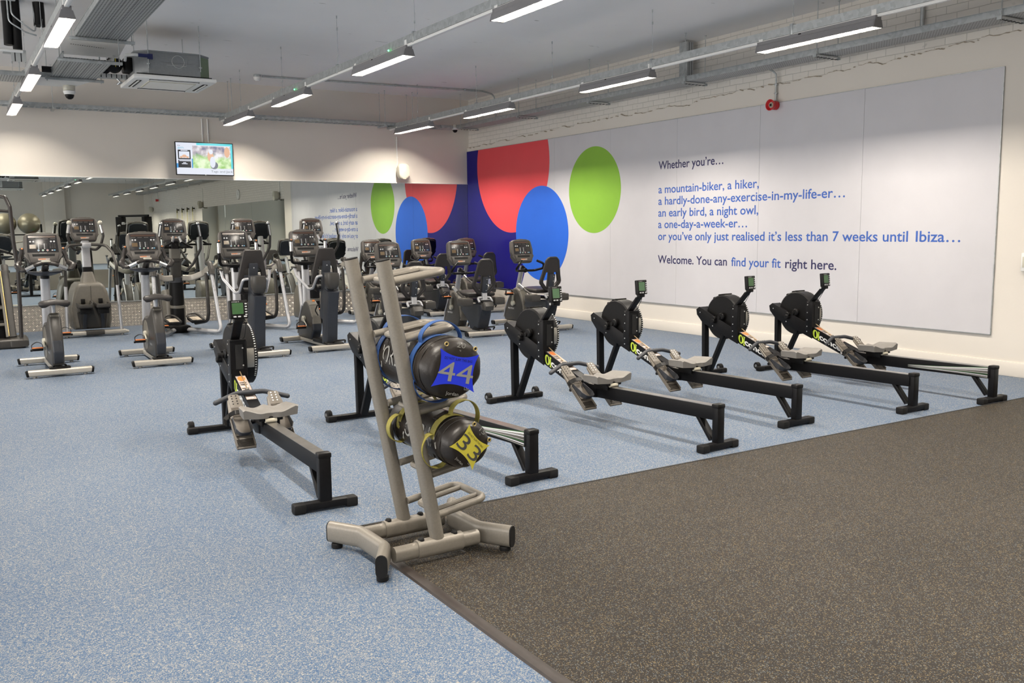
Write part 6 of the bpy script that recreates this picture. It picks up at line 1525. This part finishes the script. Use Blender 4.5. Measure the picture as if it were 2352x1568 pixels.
    b = MB(); b.tube([(-0.03, 0.60, 1.40), (-0.06, 0.57, 1.32), (-0.20, 0.60, 1.235), (-0.24, 0.68, 1.24), (0, 0.75, 1.24), (0.24, 0.68, 1.24), (0.20, 0.60, 1.235), (0.06, 0.57, 1.32), (0.03, 0.60, 1.40)], 0.017, 'black', seg=10, fr=0.05)
    for q in (-1, 1): b.tube([(q*0.062, 0.572, 1.315), (q*0.034, 0.595, 1.395)], 0.021, 'chrome', seg=10)
    b.build('fixed_handle', t)
    b = MB(); b.side([(0.86, 0.05), (0.86, 0.42), (0.98, 0.62), (1.20, 0.60), (1.34, 0.45), (1.38, 0.12), (1.34, 0.05)], -0.14, 0.14, 'mgrey', bev=0.04, seg=3); b.tube([(0, 0.98, 0.60), (0, 0.80, 1.36)], 0, 'msilver', prof=oval(0.10, 0.12, 6), up=(0, 1, 0)); b.build('front_shroud', t)
    console(t, (0, 0.745, 1.455), R(16), 0.42, 0.385)
    return t
def make_climber():
    t = thing('step_machine', 'x', 'step machine')
    b = MB(); b.tube([(-0.40, 0, 0.052), (0.40, 0, 0.052)], 0, 'mfoot', prof=rrect(0.12, 0.06, 0.018, 4), up=(0, 0, 1)); b.tube([(-0.12, -0.003, 0.056), (0.12, -0.003, 0.056)], 0, 'mcharcoal', prof=rrect(0.125, 0.066, 0.018, 4), up=(0, 0, 1))
    for q in (-1, 1): b.tube([(q*0.40, 0, 0.050), (q*0.45, -0.01, 0.042)], 0, 'mfoot', prof=rrect(0.12, 0.05, 0.018, 4), up=(0, 0, 1), scales=[1, 0.6]); b.cyl((q*0.36, 0, 0), (q*0.36, 0, 0.03), 0.025, 'rail')
    b.build('floor_beam', t)
    sh = [(0.09, 0.09), (0.06, 0.30), (0.11, 0.62), (0.20, 0.90), (0.30, 1.03), (0.50, 1.04), (0.68, 0.85), (0.80, 0.45), (0.84, 0.09)]
    o = [(-0.235, 0.09), (-0.265, 0.22), (-0.262, 0.40), (-0.225, 0.62), (-0.185, 0.71), (-0.14, 0.75), (0.14, 0.75), (0.185, 0.71), (0.225, 0.62), (0.262, 0.40), (0.265, 0.22), (0.235, 0.09)]
    b = MB(); b.front(o, 0.16, 0.80, 'mgrey', bev=0.05, seg=4); s_ = b.build('shroud', t)
    b = MB(); b.front([(-0.17, 0.10), (-0.20, 0.34), (-0.06, 0.37), (-0.02, 0.50), (0.02, 0.50), (0.06, 0.37), (0.20, 0.34), (0.17, 0.10)], 0.09, 0.20, 'mcharcoal', bev=0.03, seg=3); b.box((0, 0.158, 0.60), (0.004, 0.006, 0.22), 'mcharcoal'); b.build('lower_cover', s_)
    for q in (-1, 1):
        b = MB(); b.tube([(q*0.12, 0.06, 0.12), (q*0.118, 0.03, 0.24), (q*0.10, -0.02, 0.36), (q*0.10, -0.03, 0.41)], 0, 'mdark', prof=rrect(0.05, 0.03, 0.008), up=(0, 1, 0), fr=0.1); a_ = b.build('step_arm', t)
        b = MB(); b.T = Matrix.Translation((0, 0, -0.125)); b.box((q*0.115, -0.02, 0.545), (0.17, 0.30, 0.035), 'black', bev=0.01); b.box((q*0.115, -0.165, 0.57), (0.17, 0.02, 0.05), 'mcharcoal', bev=0.008); b.box((q*0.03, -0.03, 0.575), (0.016, 0.28, 0.06), 'mcharcoal', bev=0.006); b.box((q*0.20, -0.03, 0.575), (0.016, 0.28, 0.06), 'mcharcoal', bev=0.006); b.box((q*0.115, -0.10, 0.49), (0.15, 0.05, 0.07), 'black', bev=0.01); b.box((q*0.115, 0.12, 0.62), (0.055, 0.04, 0.07), 'black', bev=0.008); b.build('step_pedal', a_)
        b = MB(); b.tube([(q*0.355, -0.005, 0.07), (q*0.335, 0.02, 0.72)], 0.023, 'msilver', seg=12); b.build('side_post', t)
        b = MB(); b.tube([(q*0.335, 0.02, 0.70), (q*0.33, 0.0, 0.86), (q*0.335, -0.05, 1.0), (q*0.31, 0.10, 1.18), (q*0.25, 0.26, 1.285), (0.0, 0.30, 1.30)], 0.021, 'mcharcoal', seg=12, fr=0.10, fn=7); b.build('handrail', t)
        b = MB(); b.tube([(q*0.05, 0.44, 1.235), (q*0.14, 0.42, 1.215), (q*0.20, 0.36, 1.28), (q*0.235, 0.32, 1.42), (q*0.205, 0.33, 1.60)], 0.019, 'mcharcoal', seg=12, fr=0.06); h_ = b.build('upright_grip', t)
        b = MB(); b.tube([(q*0.228, 0.315, 1.46), (q*0.207, 0.322, 1.575)], 0.0235, 'chrome', seg=12); b.sph((q*0.203, 0.325, 1.605), (0.034, 0.028, 0.034), 'pearl', 12, 8); b.build('pulse_grip', h_)
    b = MB(); b.tube([(0, 0.36, 0.70), (0, 0.38, 0.80), (0, 0.39, 0.90)], 0, 'mgrey', prof=rrect(0.20, 0.16, 0.04), up=(0, 1, 0), scales=[1.15, .95, .68]); b.tube([(0, 0.39, 0.86), (0, 0.40, 0.97)], 0, 'black', prof=rrect(0.125, 0.10, 0.02), up=(0, 1, 0)); b.tube([(0, 0.40, 0.95), (0, 0.45, 1.42)], 0, 'msilver', prof=rrect(0.115, 0.08, 0.02), up=(0, 1, 0)); b.box((0, 0.31, 1.285), (0.12, 0.10, 0.075), 'msilver', bev=0.012); b.build('mast', t)
    console(t, (0, 0.46, 1.475), R(14), 0.44, 0.41)
    return t
CB = 'cardio machines facing the mirrors'
def row(maker, items, group):
    p = None
    for x, y, rz, lab in items:
        if p is None: p = maker(); p.location = (x, y, 0); p.rotation_euler = (0, 0, rz); p['label'] = lab; p['group'] = group; o = p
        else: o = dup(p, (x, y, 0), rz, lab, group)
row(make_upright, [(0.935, 10.30, R(0.5), 'upright exercise bike with a saddle, the one closer to the stair climber'),
                   (1.960, 10.40, R(-1.5), 'upright exercise bike with a saddle, the one beside the seats with backrests')], 'upright exercise bikes')
row(make_hybrid, [(3.05, 10.36, 0, 'exercise bike with backrest and leaning column, behind the lone rowing machine'),
                  (3.975, 10.46, 0, 'exercise bike with backrest and leaning column, just left of the bag rack')], 'hybrid bikes with backrests')
row(make_recumbent, [(5.12, 10.55, 0, 'recumbent bike with cup holders right behind the bag rack, front row'),
                     (6.20, 10.60, R(-3), 'recumbent bike with cup holders, middle of the front row of three'),
                     (7.31, 10.62, 0, 'recumbent bike with cup holders nearest the mural, front row'),
                     (6.20, 13.62, 0, 'recumbent bike in the back row by the mirror, left one'),
                     (7.14, 13.62, 0, 'recumbent bike in the back row by the mirror, middle one'),
                     (8.07, 13.66, 0, 'recumbent bike in the back row, tucked into the corner by the mural')], 'recumbent bikes')
row(make_elliptical, [(2.86, 13.10, 0, 'elliptical trainer with silver side frames nearest the step machine'),
                      (3.87, 13.12, 0, 'elliptical trainer with silver side frames, middle of three'),
                      (4.95, 13.14, 0, 'elliptical trainer with silver side frames nearest the recumbent bikes')], 'elliptical trainers')
o = make_climber(); o.location = (1.755, 14.05, 0); o['label'] = 'grey step machine with two foot pedals and curved handrails before the mirror'
# stair climber at the photo edge
t = thing('stair_climber', 'tall dark stair climbing machine cut off by the left edge of the photo', 'stair climber', (0.36, 13.30, 0))
b = MB(); b.tube([(-0.42, 0.0, 0.06), (0.43, 0.0, 0.06)], 0, 'mcharcoal', prof=rrect(0.30, 0.12, 0.03), up=(0, 0, 1)); b.side([(-0.16, 0.02), (-0.16, 0.10), (-0.05, 0.14), (0.20, 0.14), (0.22, 0.02)], 0.28, 0.50, 'mcharcoal', bev=0.03, seg=3); b.build('base', t)
for q in (-1, 1):
    b = MB(); b.side([(0.05, 0.14), (0.75, 1.05), (0.95, 1.05), (1.25, 0.10)], q*0.33-0.045, q*0.33+0.045, 'mcharcoal', bev=0.02); 
    b.tube([(q*0.33-0.05*q, -0.02, 0.14), (q*0.305-.05*q, 0.30, 0.98)], 0, 'mgrey', prof=rrect(0.06, 0.05, 0.015), up=(0, 1, 0)); b.tube([(q*0.33, -0.04, 0.14), (q*0.305, 0.28, 0.98)], 0, 'mcharcoal', prof=rrect(0.08, 0.05, 0.015), up=(0, 1, 0))
    b.tube([(q*0.285, -0.055, 0.16), (q*0.255, 0.265, 0.98)], 0, 'brass', prof=rrect(0.012, 0.012, 0.003), up=(0, 1, 0)); b.build('side_panel', t)
    b = MB(); b.tube([(q*0.42, -0.06, 0.12), (q*0.435, -0.06, 0.70), (q*0.44, -0.08, 1.0), (q*0.41, -0.10, 1.37), (q*0.40, -0.10, 1.80), (q*0.36, -0.04, 1.92), (q*0.18, 0.55, 1.98)], 0.024, 'mbar', seg=12, fr=0.06); b.tube([(q*0.40, -0.10, 1.74), (q*0.20, -0.05, 1.76), (0, -0.05, 1.76)], 0.018, 'mbar', seg=10); b.tube([(q*0.22, 0.40, 0.9), (q*0.20, 0.30, 1.70), (q*0.14, 0.40, 1.80)], 0.020, 'black', seg=10, fr=0.05); b.tube([(q*0.35, -0.04, 1.22), (q*0.22, 0.02, 1.27), (q*0.10, 0.10, 1.27)], 0.020, 'black', seg=10, fr=0.06); b.build('handrail', t)
for k in range(4):
    b = MB(); b.box((0, 0.16+0.10*k, 0.30+0.21*k), (0.56, 0.26, 0.035), 'mgrey', bev=0.01); b.box((0, 0.20+0.10*k, 0.20+0.21*k), (0.56, 0.02, 0.18), 'black', bev=0.004); b.build('step', t)
b = MB(); b.box((0, 0.09, 0.22), (0.56, 0.02, 0.26), 'black', bev=0.006); b.box((0, 0.07, 0.19), (0.30, 0.01, 0.16), 'mdark', bev=0.004); b.tube([(-0.13, 0.06, 0.28), (-0.06, 0.05, 0.29), (0.0, 0.06, 0.28)], 0.006, 'mgrey', seg=6); b.build('front_cover', t)
b = MB(); b.side([(0.5, 0.9), (0.52, 1.40), (0.62, 1.40), (0.75, 0.9)], -0.10, 0.10, 'mcharcoal', bev=0.03); b.build('mast', t)
console(t, (0, 0.55, 1.55), R(14))
# ------------------------------------------------------------------ world and exposure
w = D.worlds.new('world'); bpy.context.scene.world = w; w.use_nodes = True
w.node_tree.nodes['Background'].inputs[0].default_value = (0.05, 0.05, 0.05, 1); w.node_tree.nodes['Background'].inputs[1].default_value = 0.2
sc.view_settings.view_transform = 'Standard'; sc.view_settings.look = 'None'; sc.view_settings.gamma = 1.0; sc.view_settings.use_curve_mapping = False
sc.view_settings.exposure = -0.02
sc.cycles.max_bounces = 10; sc.cycles.diffuse_bounces = 6; sc.cycles.glossy_bounces = 6; sc.cycles.transparent_max_bounces = 8
sc.cycles.sample_clamp_indirect = 6.0; sc.cycles.use_denoising = True
sc.cycles.caustics_reflective = False; sc.cycles.caustics_refractive = False

FILL_L = 5.6
# unseen windows added on the left wall, with fill lights lifting the ceiling
for i, (ya, yb_) in enumerate(((-13.0, -8.2), (-7.8, -3.2), (0.2, 4.8), (5.2, 9.8), (10.2, 14.8))):
    L = yb_-ya
    b = MB()
    for z in (0.10, 3.10): b.box((X0+0.02, (ya+yb_)/2, z), (0.10, L, 0.08), 'lampgrey', bev=0.008)
    for k in range(5): b.box((X0+0.02, ya+L*k/4, 1.6), (0.10, 0.07, 3.06), 'lampgrey', bev=0.008)
    o = b.build('added_window_%d' % (i+1)); o['kind'] = 'structure'
    ld = D.lights.new('added_fill', 'AREA'); ld.shape = 'RECTANGLE'; ld.size = 2.9; ld.size_y = L-0.1; ld.energy = FILL_L*PI*2.9*L; ld.color = (1.0, 0.97, 0.93)
    lo = D.objects.new('added_fill', ld); C.objects.link(lo); lo.location = (X0+0.004, (ya+yb_)/2, 1.6); lo.rotation_euler = (0, -PI/2, 0)
